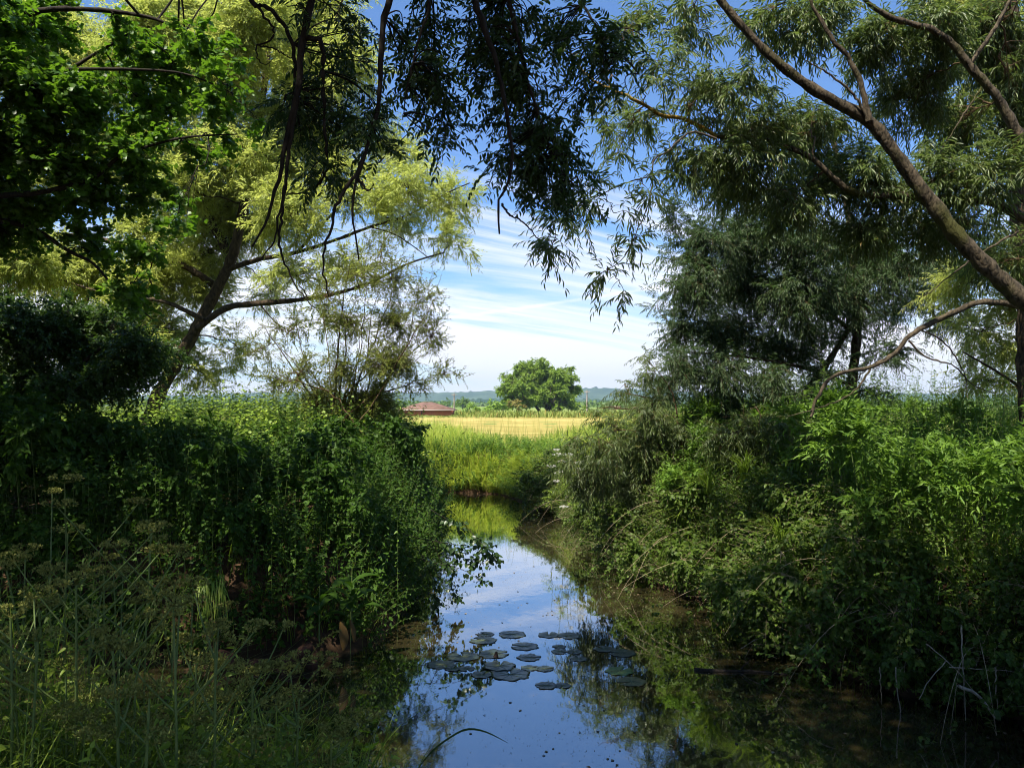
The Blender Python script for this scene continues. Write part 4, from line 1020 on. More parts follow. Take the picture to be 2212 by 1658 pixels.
def blob_tree(name, label, cat, Y, lumps, base_xy, mat, leaf, cov, group=None, tr=None):
    base = at(base_xy[0], base_xy[1], Y); base[2] = float(gz(base[0], base[1]))
    T = tag(empty(name, tuple(base)), label, cat, group)
    m = MB(); lines = []
    for (pts, r0, r1) in tr:
        P = np.array([at(x, y, Y + dy) for x, y, dy in pts]); m = MB(); lines.append(limb(m, P, r0, r1, 12, 6)); m.build('trunk', B_FAR, T, smooth=True)
    lv, wd = MB(), MB()
    for (x, y, rx, ry, dy) in lumps:
        clump(lv, wd, lines, at(x, y, Y + dy), (rx * Y / F, rx * Y / F * .8, ry * Y / F), DIAM, leaf, leaf * .6, 7, cov, twigL=leaf * 1.7, bough_r=.05, br_r=.025, stem_r=0, shell=.30, lo=-.45)
    wd.build('branches', B_FAR, T); lv.build('crown', mat, T)

lumps = []
for i in range(150):                                   # the rounded crown, lumps through its shell
    a = rng.uniform(0, PI * 2); e = math.asin(rng.uniform(-.75, 1.0))
    X = math.cos(a) * math.cos(e); Yd = math.sin(a) * math.cos(e); Zd = math.sin(e)
    rr = rng.uniform(.72, .93)
    hx = 96 if Zd < .2 else 92
    x = 1160 + X * hx * rr + 4; y = 842 - Zd * (60 if Zd > 0 else 42) * rr
    s = rng.uniform(9, 17)
    lumps.append((x, y, s, s * .8, Yd * 7.5 * rr))
for i in range(60):
    a = rng.uniform(0, PI * 2); rr = .62 * rng.random() ** .5
    lumps.append((1164 + math.cos(a) * 92 * rr, 838 + math.sin(a) * 58 * rr, 13, 10, rng.uniform(-4, 3)))
for i in range(26):
    lumps.append((rng.uniform(1085, 1245), rng.uniform(866, 884), 11, 9, rng.uniform(-6, 4)))
for (x, y) in [(1240, 820), (1250, 845), (1235, 800), (1222, 865), (1238, 870), (1088, 825), (1082, 845), (1150, 784), (1170, 782), (1125, 792)]:
    lumps.append((x, y, 14, 11, rng.uniform(-4, 2)))
blob_tree('field_tree', 'large rounded green tree standing alone beyond the straw field', 'tree', 155, lumps, (1180, 893), M_OAK, .40, 3.4,
          tr=[([(1185, 896, 0), (1180, 860, 0), (1150, 810, 0)], .7, .25), ([(1190, 896, 1), (1200, 850, 1), (1215, 815, 0)], .6, .2), ([(1172, 896, -1), (1150, 870, -1), (1110, 840, -1)], .35, .15),
              ([(1196, 897, -5), (1198, 884, -5), (1194, 872, -6)], .13, .1), ([(1206, 897, -5), (1209, 885, -5), (1207, 876, -6)], .12, .08), ([(1185, 897, -5), (1180, 886, -5), (1183, 876, -5)], .12, .08)])
GRP = 'bushes and small trees beyond the straw field'
for (nm, lab, x, yb, Y, rx, ry, mat, n) in [
    ('field_bush', 'feathery bright green bush left of the large round tree', 1062, 896, 140, 24, 15, M_FA1, 12),
    ('field_bush', 'pale green low bush nearest the shed roof corner', 1018, 897, 138, 20, 11, M_FA1, 10),
    ('field_bush', 'rust tinted bush touching the left skirt of the large round tree', 1112, 897, 142, 20, 15, M_FA3, 12),
    ('field_bush', 'dull green rounded tree just behind the shed beside the pole', 1000, 893, 190, 20, 15, M_FA2, 10),
    ('field_bush', 'darker bush half hidden behind the feathery bright one', 1085, 893, 175, 22, 14, M_FA2, 10),
    ('field_bush', 'small tree crown peeping over the top of the shed roof', 968, 890, 230, 14, 13, M_FA2, 8),
    ('field_bush', 'low green bush right of the large round tree near the second pole', 1252, 896, 150, 18, 12, M_OAK, 8),
    ('field_bush', 'small bush before the distant farm roofs', 1315, 888, 260, 12, 6, M_FA2, 7),
    ('field_bush', 'round bush between the two distant farm roofs', 1352, 888, 255, 10, 6, M_FA2, 7),
    ('field_bush', 'light green bush seen over the distant farm roofs', 1335, 884, 330, 13, 7, M_FA1, 7)]:
    far_tree(nm, lab, 'bush', x, yb, Y, rx, ry, mat, n=n, leaf=.36, cov=3., group=GRP, trunk=False)
# hedgerow woods in the middle distance: one mass
b6 = bed('hedgerow_trees', 'long blurred line of trees and hedges at the foot of the hills', 'trees')
lv = MB()
for i in range(420):
    Y = rng.uniform(420, 900); x = rng.uniform(-.62, .62) * Y; s = rng.uniform(2, 3.6)
    c = np.array([x, Y, s * .6]); nn = 70
    d = nrm(rng.normal(0, 1, (nn, 3))); d[:, 2] = np.abs(d[:, 2])
    put_leaves(lv, DIAM, c + d * s * np.array([1.5, 1, .8]) * rng.uniform(.6, 1, (nn, 1)), nrm(rng.normal(0, 1, (nn, 3))), d, 2.4, 2.0, np.clip(rng.random(nn) * .5 + rng.random() * .5, 0, 1))
lv.build('foliage', M_FA2, b6)

# ------------------------------------------------------------------ shed, roofs, poles
mBr, t, o = newmat('red_brick')
g = N(t, 'ShaderNodeTexCoord')
bt = N(t, 'ShaderNodeTexBrick', inp={'Color1': (.40, .085, .04, 1), 'Color2': (.30, .06, .035, 1), 'Mortar': (.38, .25, .18, 1), 'Scale': 4.0, 'Mortar Size': .01})
mp = N(t, 'ShaderNodeMapping'); mp.inputs['Rotation'].default_value = (PI / 2, 0, 0); t.links.new(g.outputs['Object'], mp.inputs[0]); t.links.new(mp.outputs[0], bt.inputs['Vector'])
p = N(t, 'ShaderNodeBsdfPrincipled', inp={'Roughness': .85}); t.links.new(bt.outputs['Color'], p.inputs['Base Color']); t.links.new(p.outputs[0], o.inputs[0])
mRf, t, o = newmat('brown_tiles')
g = N(t, 'ShaderNodeTexCoord')
wv = N(t, 'ShaderNodeTexWave', bands_direction='Z', inp={'Scale': 2.6, 'Distortion': .6, 'Detail': 2.0}); t.links.new(g.outputs['Object'], wv.inputs['Vector'])
n1 = N(t, 'ShaderNodeTexNoise', inp={'Scale': 1.4, 'Detail': 8.0, 'Roughness': .7}); t.links.new(g.outputs['Object'], n1.inputs['Vector'])
r1 = N(t, 'ShaderNodeValToRGB'); r1.color_ramp.elements[0].color = (.11, .060, .040, 1); r1.color_ramp.elements[1].color = (.25, .135, .090, 1); r1.color_ramp.elements[0].position = .35; r1.color_ramp.elements[1].position = .65
t.links.new(n1.outputs['Fac'], r1.inputs[0])
mm_ = N(t, 'ShaderNodeMixRGB', blend_type='MULTIPLY', inp={'Fac': .3}); t.links.new(r1.outputs[0], mm_.inputs[1]); t.links.new(wv.outputs['Color'], mm_.inputs[2])
p = N(t, 'ShaderNodeBsdfPrincipled', inp={'Roughness': .8}); t.links.new(mm_.outputs[0], p.inputs['Base Color']); t.links.new(p.outputs[0], o.inputs[0])
M_WHT = plainmat('pale_fascia', (.42, .36, .32), None, 4.)
M_DRK = plainmat('dark_timber', (.05, .03, .02), (.09, .05, .03), 10.)
M_POL = plainmat('pole_wood', (.30, .22, .18), (.46, .37, .32), 6.)

def shed():
    Y = 128.; s = Y / F
    x0 = at(868, 895, Y)[0]; x1 = at(978, 895, Y)[0]; w = x1 - x0; g0 = float(gz(x0, Y))
    zt = at(0, 884.5, Y)[2] - g0; zr = at(0, 868, Y)[2] - g0
    T = tag(empty('brick_shed', ((x0 + x1) / 2, Y, g0)), 'low red brick shed with a hipped brown tile roof left of the field', 'shed')
    D = 7.0; h = w / 2
    m = MB(); cx, cy_ = (x0 + x1) / 2, Y
    for (bx, by, sx, sy) in [(0, -D / 2, w, .25), (0, D / 2, w, .25), (-h + .125, 0, .25, D - .25), (h - .125, 0, .25, D - .25)]:
        m.box((cx + bx, cy_ + by, g0 + zt / 2 - .2), (sx, sy, zt + .4))
    m.build('wall', mBr, T)
    m = MB(); m.box((cx - h * .12, Y - D / 2 - .16, g0 + zt * .5 - .1), (.12, .08, zt + .1)); m.build('downpipe', M_DRK, T)
    e = .5; rl = w * .10
    V = np.array([(-h - e, -D / 2 - e, zt), (h + e, -D / 2 - e, zt), (h + e, D / 2 + e, zt), (-h - e, D / 2 + e, zt), (-rl, 0, zr), (rl, 0, zr),
                  (-h - e, -D / 2 - e, zt - .10), (h + e, -D / 2 - e, zt - .10), (h + e, D / 2 + e, zt - .10), (-h - e, D / 2 + e, zt - .10)]) + np.array([cx, cy_, g0])
    make('roof', V, [np.array([(0, 1, 5, 4), (2, 3, 4, 5), (0, 6, 7, 1), (1, 7, 8, 2), (2, 8, 9, 3), (3, 9, 6, 0), (6, 9, 8, 7)]), np.array([(1, 2, 5), (3, 0, 4)])], mRf, T)
    m = MB(); m.box((cx, Y - D / 2 - e - .04, g0 + zt - .06), (w + 2 * e, .05, .13)); m.build('gutter', M_WHT, T)
shed()
def farm(x, yb, Y, wpx, label):
    c = at(x, yb, Y); g0 = float(gz(c[0], c[1])); w = wpx * Y / F; D = 7.; h = at(0, yb - 6.5, Y)[2] - g0; r = at(0, yb - 12.5, Y)[2] - g0
    T = tag(empty('farm_building', (c[0], Y, g0)), label, 'building', 'farm buildings far beyond the field')
    m = MB(); m.box((c[0], Y, g0 + h / 2), (w, D, h)); m.build('wall', mBr, T)
    V = np.array([(-w / 2 - .4, -D / 2 - .4, h), (w / 2 + .4, -D / 2 - .4, h), (w / 2 + .4, D / 2 + .4, h), (-w / 2 - .4, D / 2 + .4, h), (-w / 2 - .4, 0, r), (w / 2 + .4, 0, r)]) + np.array([c[0], Y, g0])
    make('roof', V, [np.array([(0, 1, 5, 4), (2, 3, 4, 5), (0, 3, 2, 1)]), np.array([(1, 2, 5), (3, 0, 4)])], mRf, T)
farm(1332, 889, 280, 26, 'distant low farm building with a long plain brown roof')
farm(1382, 889, 285, 20, 'distant farm building with paired roofs furthest towards the dark willow leaves')
farm(1398, 889, 278, 16, 'small gabled farm building beside the paired roofs')
def pole(x, y0, y1, Y, label):
    b_ = at(x, y0, Y); b_[2] = float(gz(b_[0], b_[1])); tp = at(x, y1, Y)
    T = tag(empty('utility_pole', tuple(b_)), label, 'pole', 'utility poles across the field')
    m = MB(); limb(m, np.array([b_, (b_ + tp) / 2, tp]), .14, .09, 6, 8); m.build('post', M_POL, T, smooth=True)
    m = MB(); m.box((tp[0], tp[1] - .2, tp[2] - .4), (.9, .1, .10)); m.build('crossarm', M_POL, T)
    m = MB()
    for dx in (-.38, 0, .38): m.box((tp[0] + dx, tp[1] - .2, tp[2] - .28), (.09, .09, .14))
    m.build('insulator', M_WHT, T)
pole(981, 895, 848, 150, 'pale thin pole rising behind the right end of the shed')
pole(1268, 896, 842, 146, 'pale pole just right of the large round tree')

# ------------------------------------------------------------------ lily pads
mPad, t, o = newmat('lily_pad_skin')
g = N(t, 'ShaderNodeTexCoord')
n1 = N(t, 'ShaderNodeTexNoise', inp={'Scale': 11., 'Detail': 9.0, 'Roughness': .75}); t.links.new(g.outputs['Object'], n1.inputs['Vector'])
r1 = N(t, 'ShaderNodeValToRGB'); r1.color_ramp.elements[0].color = (.020, .024, .012, 1); e_ = r1.color_ramp.elements.new(.46); e_.color = (.050, .075, .055, 1); r1.color_ramp.elements[-1].color = (.115, .150, .115, 1); r1.color_ramp.elements[0].position = .38; r1.color_ramp.elements[1].position = .62
t.links.new(n1.outputs['Fac'], r1.inputs[0])
p = N(t, 'ShaderNodeBsdfPrincipled', inp={'Roughness': .34, 'Specular IOR Level': .5}); t.links.new(r1.outputs[0], p.inputs['Base Color'])
b = N(t, 'ShaderNodeBump', inp={'Strength': .4, 'Distance': .01}); t.links.new(n1.outputs['Fac'], b.inputs['Height']); t.links.new(b.outputs[0], p.inputs['Normal']); t.links.new(p.outputs[0], o.inputs[0])
mPadG = plainmat('lily_pad_fresh', (.07, .13, .025), (.13, .20, .05), 12., .4, .5)
mPadY = plainmat('lily_pad_yellowing', (.09, .08, .025), (.18, .16, .05), 12., .5, .4)
mVein = plainmat('lily_vein', (.09, .12, .06), (.14, .16, .09), 30.)
def pad(cx, cy_, w, label, mat=None, tilt=0., z=.0035, notch=None):
    x = 840.6 + cx * .28; y = 1309.6 + cy_ * .28
    Yp = CAMZ * F / (y - 872.); c = at(x, y, Yp); r = w * .28 * Yp / F / 2
    T = tag(empty('lily_pad', (c[0], c[1], z)), label, 'lily pad', 'lily pads floating on the stream')
    na = rng.uniform(0, 6.28) if notch is None else notch
    nr, nt_ = 7, 44
    V = []
    edge = 1 + .06 * np.sin(np.arange(nt_) * .9 + na) + rng.normal(0, .035, nt_)
    for i in range(nr):
        f = (i / (nr - 1))
        for j in range(nt_):
            a = na + .16 + (6.283 - .32) * j / (nt_ - 1)
            rr = r * f * edge[j]
            V.append((c[0] + math.cos(a) * rr * 1.05, c[1] + math.sin(a) * rr * 1.0, z + (.0025 * f ** 4 * math.sin(j * .8 + na) + .005 * f ** 6 * (rng.random())) + tilt * math.sin(a) * f * r))
    q = [(i * nt_ + j, i * nt_ + j + 1, (i + 1) * nt_ + j + 1, (i + 1) * nt_ + j) for i in range(nr - 1) for j in range(nt_ - 1)]
    q = [f_[::-1] for f_ in q]
    ob = make('blade', np.array(V), np.array(q), mat or mPad, T, smooth=True)
    sol = ob.modifiers.new('thickness', 'SOLIDIFY'); sol.thickness = .0015
    m = MB()
    for k in range(9):
        a = na + .35 + (6.283 - .7) * k / 8
        P = np.array([(c[0] + math.cos(a) * r * f, c[1] + math.sin(a) * r * f, z + .001 + tilt * math.sin(a) * f * r) for f in (0, .3, .6, .85)])
        Vt, qt = tubes(P[None], np.array([[.003, .0022, .0016, .0007]]), 4); m.add(Vt, qt)
    m.build('veins', mVein, T)
for (cx, cy_, w, lab, kw) in [
    (725, 247, 195, 'lily pad with a pale torn streak across it, back left of the cluster', {}),
    (745, 200, 125, 'small dark lily pad tucked behind the one with the pale streak', {}),
    (948, 202, 200, 'speckled lily pad at the very back centre of the cluster', {}),
    (1232, 205, 155, 'lily pad at the back right overlapped by a white flecked neighbour', {}),
    (1385, 212, 170, 'lily pad with a bright white fleck at the back right', {}),
    (1045, 292, 200, 'flat round lily pad alone in the middle of the cluster', {}),
    (570, 370, 235, 'wide low lily pad on the left near the dark reflection edge', {}),
    (803, 350, 222, 'smooth lily pad right behind the dark yellow lily bud', {}),
    (1078, 377, 172, 'small lily pad with a pale centre below the lone middle one', {}),
    (1318, 332, 125, 'left half of the close pair of lily pads on the right', {}),
    (1430, 333, 112, 'right half of the close pair of lily pads on the right', {}),
    (1312, 295, 100, 'thin edge on lily pad behind the close pair', {}),
    (1462, 386, 130, 'half sunken faint lily pad below the close pair', {'z': .002}),
    (400, 430, 210, 'dim lily pad lying in the dark reflection, furthest left', {'z': .002}),
    (490, 462, 115, 'left one of two small touching lily pads by the dark reflection', {}),
    (596, 462, 118, 'right one of two small touching lily pads by the dark reflection', {}),
    (850, 443, 232, 'large lily pad directly in front of the dark lily bud', {'z': .008}),
    (715, 508, 155, 'pointed lily pad at the front left, half covered', {}),
    (935, 505, 285, 'widest lily pad at the front of the cluster', {}),
    (1085, 457, 130, 'left one of the joined pair of lily pads in front of the small pale one', {}),
    (1200, 462, 135, 'right one of the joined pair of lily pads in front of the small pale one', {}),
    (1210, 590, 160, 'left lily pad of the nearest pair, with ragged edges', {}),
    (1340, 590, 122, 'right lily pad of the nearest pair, with ragged edges', {}),
    (1655, 312, 150, 'dark lily pad in the willow reflection with a curled back edge', {}),
    (1800, 342, 200, 'dark lily pad beside the curled one in the willow reflection', {}),
    (1775, 480, 200, 'bright green lily pad in the willow reflection', {'mat': mPadG}),
    (1870, 560, 210, 'yellowing blotched lily pad in front of the bright green one', {'mat': mPadY, 'z': .003})]:
    pad(cx, cy_, w, lab, **kw)
# the lily bud
x, y = 840.6 + 822 * .28, 1309.6 + 400 * .28
Yp = CAMZ * F / (y - 872.); c = at(x, y, Yp); c[2] = 0
T = tag(empty('lily_bud', tuple(c)), 'small dark closed lily bud sticking up between the pads', 'flower')
m = MB(); limb(m, np.array([c - [0, 0, .05], c + [0.01, 0, .02], c + [0, 0, .05]]), .006, .006, 6, 6); m.build('stalk', S_GRN, T)
m = MB(); limb(m, np.array([c + [0, 0, .045], c + [.005, 0, .075], c + [0.012, 0, .11]]), .030, .014, 7, 9); m.build('bud', M_DRK, T, smooth=True)

# floating specks: pollen, bits of leaf
b7 = bed('floating_specks', 'scattered specks of leaf litter and pollen floating on the stream', 'litter')
mSp = leafmat('specks', (.06, .05, .03), (.30, .24, .14), (.3, .25, .1), .1, .7, .2)
m = MB()
q = rng.uniform((-2, 5.5), (6, 27), (34000, 2)); q = q[inside(q[:, 0], q[:, 1])]
q = q[rng.random(len(q)) < .25 + .9 * patch(q[:, 0], q[:, 1], 1.6, 1.) ** 3]
nq = len(q); P_ = np.concatenate([q, np.full((nq, 1), .004)], 1); a = rng.uniform(0, 6.28, nq)
sz = np.where(rng.random(nq) < .05, rng.uniform(.02, .06, nq), rng.uniform(.006, .016, nq))
put_leaves(m, DIAM, P_, np.stack([np.cos(a), np.sin(a), np.zeros(nq)], 1), np.array([0, 0, 1.]) + np.zeros((nq, 3)), sz, sz * .6)
m.build('specks', mSp, b7)

# ------------------------------------------------------------------ individual plants in the foreground
def cow_parsley(p, H, label, mat=M_UMB, nu=5, grp='umbel seedheads in the shaded foreground', name='cow_parsley', us=.055, lean=(0, 0)):
    T = tag(empty(name, tuple(p)), label, 'plant', grp)
    m = MB(); p = np.array(p)
    top = p + np.array([lean[0], lean[1], H])
    l = limb(m, np.array([p - [0, 0, .05], (p + top) / 2 + rng.normal(0, .03, 3), top]), .008, .004, 10, 5)
    heads = [(top, 1.0)]
    for k in range(nu - 1):
        j = rng.integers(3, 9); a = l[j, :3]; an = rng.uniform(0, 6.28)
        e = a + np.array([math.cos(an) * .22, math.sin(an) * .22, .22]) * H * rng.uniform(.8, 1.3)
        V, q = tubes(qbez(a[None], ((a + e) / 2 + [0, 0, -.03])[None], e[None], 6), np.linspace(.005, .0028, 6)[None], 4); m.add(V, q)
        heads.append((e, rng.uniform(.6, 1)))
    m.build('stem', S_GRN, T)
    for (h, s) in heads:
        u_ = MB(); n = 13
        a = rng.uniform(0, 6.28, n); rr = us * s * 1.35 * np.sqrt(rng.random(n)) + .01
        e = h + np.stack([np.cos(a) * rr, np.sin(a) * rr, us * s * .9 - rr * .35], 1)
        V, q = tubes(qbez(np.repeat(h[None], n, 0), (e + h) / 2 - [0, 0, .008], e, 3), np.full((n, 3), .0011), 3); u_.add(V, q, np.zeros(len(V)))
        k = 12; pp = np.repeat(e, k, 0); dd = nrm(rng.normal(0, 1, (n * k, 3)) + [0, 0, .8])
        put_leaves(u_, DIAM, pp + dd * .006, dd, rng.normal(0, 1, (n * k, 3)), .013 * (us / .055), .008 * (us / .055))
        u_.build('umbel', mat, T)
    lv = MB(); nb = 3
    for k in range(nb):
        a = l[rng.integers(1, 5), :3]; an = rng.uniform(0, 6.28)
        sprigs(lv, None, DIAM, np.repeat(a[None], 5, 0) + rng.normal(0, .02, (5, 3)), nrm(np.array([math.cos(an), math.sin(an), .3]) + rng.normal(0, .35, (5, 3))), .26, 13, .05, .022, mode='pair', stem_r=0, droop=.3)
    lv.build('leaves', M_GRD, T)

def nettle(p, H, label, grp='single nettles standing out of the left bank tangle', L=.10, lean=(0, 0), mat=M_HER):
    T = tag(empty('nettle', tuple(p)), label, 'plant', grp); p = np.array(p)
    lv, wd = MB(), MB()
    sprigs(lv, wd, NETTLE, p[None], nrm(np.array([[lean[0], lean[1], 1.]])), [H], 26, L, L * .58, mode='cross', fwd=.2, side=1, hang=.45, droop=.06, stem_r=.005, shrink=.6, t0=.25)
    wd.build('stem', S_GRN, T); lv.build('leaves', mat, T)

def tuft(p, H, n, w, label, grp='grass tufts', mat=M_GRD, bend=.6, seeds=0, name='grass_tuft', lean=.35, aim=None):
    T = tag(empty(name, tuple(p)), label, 'grass', grp); p = np.array(p)
    g = MB(); P = p + rng.normal(0, .03, (n, 3)) * [1, 1, 0]
    blades(g, P, rng.uniform(.6, 1.1, n) * H, w, lean=lean, bend=bend, seg=7, aim=aim)
    g.build('blades', mat, T)
    for k in range(seeds):
        s = MB(); a = rng.uniform(0, 6.28); hh = H * rng.uniform(1.15, 1.5)
        e = p + np.array([math.cos(a) * .35 * hh, math.sin(a) * .2 * hh, hh * .9]); m_ = p + np.array([math.cos(a) * .05, math.sin(a) * .05, hh * .8])
        B = qbez(p[None], m_[None], e[None], 14)[0]
        V, q = tubes(B[None], np.linspace(.003, .0014, 14)[None], 4); s.add(V, q, np.zeros(len(V)))
        n2 = 34; tt = rng.uniform(9.5, 12.99, n2); ki = tt.astype(int); f = (tt - ki)[:, None]
        pp = B[ki] * (1 - f) + B[ki + 1] * f; dd = nrm(nrm(B[ki + 1] - B[ki]) + rng.normal(0, .3, (n2, 3)))
        put_leaves(s, DIAM, pp, dd, rng.normal(0, 1, (n2, 3)), .020, .006)
        s.build('seedhead', M_UMB, T)

def gp(x, Y):
    X = (x - 1106.) / F * Y
    return (X, Y, float(gz(X, Y)))
def hto(p, y):
    """plant height so that its top is seen at picture row y"""
    return min(max(CAMZ - (y - 872.) / F * p[1] - p[2], .25), 2.2)
CP = [(60, 4.6, 1190), (150, 4.2, 1150), (250, 4.9, 1170), (330, 4.4, 1140), (380, 4.0, 1260), (90, 3.7, 1300), (200, 3.6, 1330), (300, 3.7, 1290), (20, 4.1, 1230), (420, 4.6, 1300), (150, 3.4, 1440), (300, 3.3, 1480),
      (500, 3.9, 1440), (40, 3.3, 1500), (230, 4.4, 1240), (600, 4.0, 1500), (110, 4.9, 1120), (430, 3.5, 1420), (360, 3.3, 1560), (190, 3.2, 1590), (470, 3.2, 1380), (550, 3.3, 1450), (90, 3.0, 1380), (250, 3.0, 1400), (380, 3.1, 1330), (650, 3.4, 1500), (30, 3.2, 1330), (170, 3.3, 1260), (720, 3.3, 1590), (330, 2.9, 1500)]
for i, (x, Y, yt) in enumerate(CP):
    p = gp(x, Y); cow_parsley(p, hto(p, yt), 'brown green cow parsley gone to seed in the deep shade of the near left corner', nu=6)
# ground layer under them
b8 = bed('foreground_weeds', 'dark tangle of low weeds and grass in the near left corner', 'undergrowth')
NB = [(-8, 1.6), (-.9, 1.6), (-.50, 3.2), (-.55, 4.5), (-1.0, 4.9), (-2, 4.9), (-5, 4.9), (-9, 4.5)]
lv, wd = MB(), MB()
NB = [(-6, 1.9), (-.5, 1.9), (-.42, 3.2), (-.5, 4.0), (-2.5, 4.1), (-6, 4.1)]
cap = lambda P: np.clip(1.22 - .52 * (P[:, 0] * 3.2 / P[:, 1] + 2.06), .38, 1.35) * np.clip(1.0 + (P[:, 1] - 3.2) * .25, .7, 1.2)
P_ = sample_poly(NB, 950, -.05)
stand(lv, wd, P_, rng.uniform(.45, 1.0, len(P_)) * cap(P_), NETTLE, .075, .036, 22, lean=.22, mode='spiral', hang=.25, stem_r=.0025)
P_ = sample_poly(NB, 160, -.05)
stand(lv, wd, P_, rng.uniform(.4, .9, len(P_)) * cap(P_), NETTLE, .10, .06, 16, lean=.2, mode='cross', hang=.45, stem_r=.003)
wd.build('stems', S_GRN, b8); lv.build('leaves', M_GRD, b8)
g_ = MB(); P_ = sample_poly(NB, 3600, -.05); blades(g_, P_, rng.uniform(.45, 1.1, len(P_)) * cap(P_), .0065, lean=.5, bend=.6, seg=6); g_.build('grass', M_GRD, b8)

for (x, Y, H, n, sd, lab) in [
    (540, 4.3, .75, 40, 2, 'arching grass tuft with pale seedheads in front of the brick rubble'),
    (640, 4.4, .85, 50, 3, 'leaning grass tuft with drooping seedheads nearest the open water'),
    (700, 4.0, .8, 44, 2, 'grass tuft whose blades cross the dark water at the bottom'),
    (470, 3.9, .8, 50, 2, 'pale stemmed grass tuft at the bottom edge below the rubble'),
    (600, 3.6, .7, 44, 1, 'low grass tuft at the bottom edge between two taller ones'),
    (770, 3.7, .65, 26, 1, 'thin grass tuft furthest towards the lily pads'),
    (350, 4.4, .8, 36, 2, 'grass tuft with long seed stems amid the seedheads'),
    (150, 4.0, .8, 36, 1, 'grass tuft low in the far left corner')]:
    tuft(gp(x, Y), H, n, .009, lab, 'grass tufts in the near left corner', M_GRD, .55, sd)
# the long dark reed crossing the bottom of the water
T = tag(empty('reed_stem', gp(870, 4.35)), 'single dark bent reed leaf reaching over the water at the bottom', 'reed')
m = MB(); p = np.array(gp(850, 4.35))
K_ = np.array([at(880, 1690, 4.6), at(930, 1625, 4.6), at(975, 1590, 4.6), at(1010, 1574, 4.6), at(1050, 1580, 4.65), at(1098, 1604, 4.7)])
C_ = resample(K_, 20); w_ = np.sin(np.linspace(.25, 1, 20) * PI) * .013 + .001
V = np.stack([C_ + np.array([.3, 0, 1.]) * w_[:, None] * .6, C_ - np.array([.3, 0, 1.]) * w_[:, None] * .6], 1).reshape(-1, 3)
i = np.arange(19) * 2; m.add(V, np.stack([i, i + 1, i + 3, i + 2], 1)); m.build('leaf', M_ASH, T)

# front of the left bank: plants that catch light
for (x, Y, yt, lab, L) in [
    (402, 9.9, 1075, 'tall bright tipped nettle catching the sun above the hanging grass', .13),
    (640, 10.3, 1035, 'tall slim nettle spire rising from the dark mound near its middle', .12),
    (480, 10.2, 1130, 'shorter nettle between the two tall spires', .12),
    (590, 10.4, 1110, 'broad nettle just left of the tall slim spire', .12),
    (760, 10.3, 1110, 'nettle with grey green leaves above the dead leaves', .13),
    (440, 10.0, 1220, 'low nettle with serrated leaves under the bright tipped one', .12),
    (540, 10.1, 1190, 'low nettle directly above the rubble', .12),
    (860, 10.9, 1060, 'nettle leaning out at the right shoulder of the dark mound', .12)]:
    p = gp(x, Y); nettle(p, hto(p, yt), lab, L=L)
T = tag(empty('grass_tuft', tuple(at(460, 1250, 9.9))), 'clump of pale hanging grass glowing on the dark bank face', 'grass', 'grass tufts in the near left corner')
g = MB(); n = 46
a_ = at(455, 1262, 9.95) + rng.normal(0, 1, (n, 3)) * [.10, .05, .03]; e_ = np.array([at(x, y, 9.55) for x, y in zip(rng.uniform(418, 500, n), rng.uniform(1290, 1365, n))])
m_ = np.stack([e_[:, 0] * .75 + a_[:, 0] * .25, (a_[:, 1] + e_[:, 1]) / 2 - .05, a_[:, 2] + rng.uniform(.12, .28, n)], 1)
B = qbez(a_, m_, e_, 10); w_ = (.011 * rng.uniform(.6, 1.2, n))[:, None, None] * np.array([.7, .9, 1, 1, .95, .9, .75, .55, .35, .05])[None, :, None]
sx = np.array([1, .25, .1]); V = np.stack([B - sx * w_, B + sx * w_], 2).reshape(-1, 3)
i_ = (np.arange(n) * 20)[:, None] + (np.arange(9) * 2)[None]; g.add(V, np.stack([i_, i_ + 1, i_ + 3, i_ + 2], -1).reshape(-1, 4), np.repeat(rng.random(n), 20)); g.build('blades', M_GRD, T)

def dock(p, label, n=9, L=.34, W=.13, name='dock_plant', mat=M_NET, grp=None, rise=.7):
    T = tag(empty(name, tuple(p)), label, 'plant', grp); p = np.array(p, float)
    for k in range(n):
        m = MB(); a = k * 2.4 + rng.uniform(-.3, .3); r_ = rng.uniform(.8, 1.2)
        t = np.linspace(0, 1, 9); up_ = rng.uniform(.4, rise)
        hdir = np.array([math.cos(a), math.sin(a), 0]); C = p + hdir * (L * r_ * t)[:, None] + np.array([0, 0, 1.]) * (L * r_ * (up_ * 1.8 * t - 1.5 * up_ * t * t))[:, None] + [0, 0, .12 + .05 * k]
        w = W * r_ * np.sin(np.clip(t, .04, .985) * PI) ** .7 * .5 * (1 + .07 * np.sin(t * 40))
        s = np.array([-hdir[1], hdir[0], 0])
        V = np.concatenate([np.stack([C - s * w[:, None] + [0, 0, .02], C, C + s * w[:, None] + [0, 0, .02]], 1)]).reshape(-1, 3)
        i = (np.arange(8) * 3)[:, None] + np.arange(2)[None]
        m.add(V, np.stack([i, i + 1, i + 4, i + 3], -1).reshape(-1, 4)); m.build('leaf', mat, T, smooth=True)
    m = MB(); limb(m, np.array([p - [0, 0, .1], p + [0, 0, .2], p + [0, 0, .12 + .05 * n + .15]]), .012, .004, 6, 6); m.build('stem', S_GRN, T)
M_DED = leafmat('leaf_dead', (.10, .06, .02), (.20, .125, .04), (.2, .12, .03), .3, .6, .2)
q = at(760, 1300, 9.9); dock((q[0], q[1], q[2] - .3), 'big leaved dock at the water edge below the grey green nettle', 9, .42, .17)
q = at(690, 1330, 9.8); dock((q[0], q[1], q[2] - .2), 'smaller broad leaved dock beside the dead leaves', 6, .3, .13)
q = at(2090, 1370, 8.6); dock((q[0], q[1], q[2] - .3), 'pale jagged broad leaved plant low on the right bank', 8, .30, .22, mat=M_BRA, rise=.5)
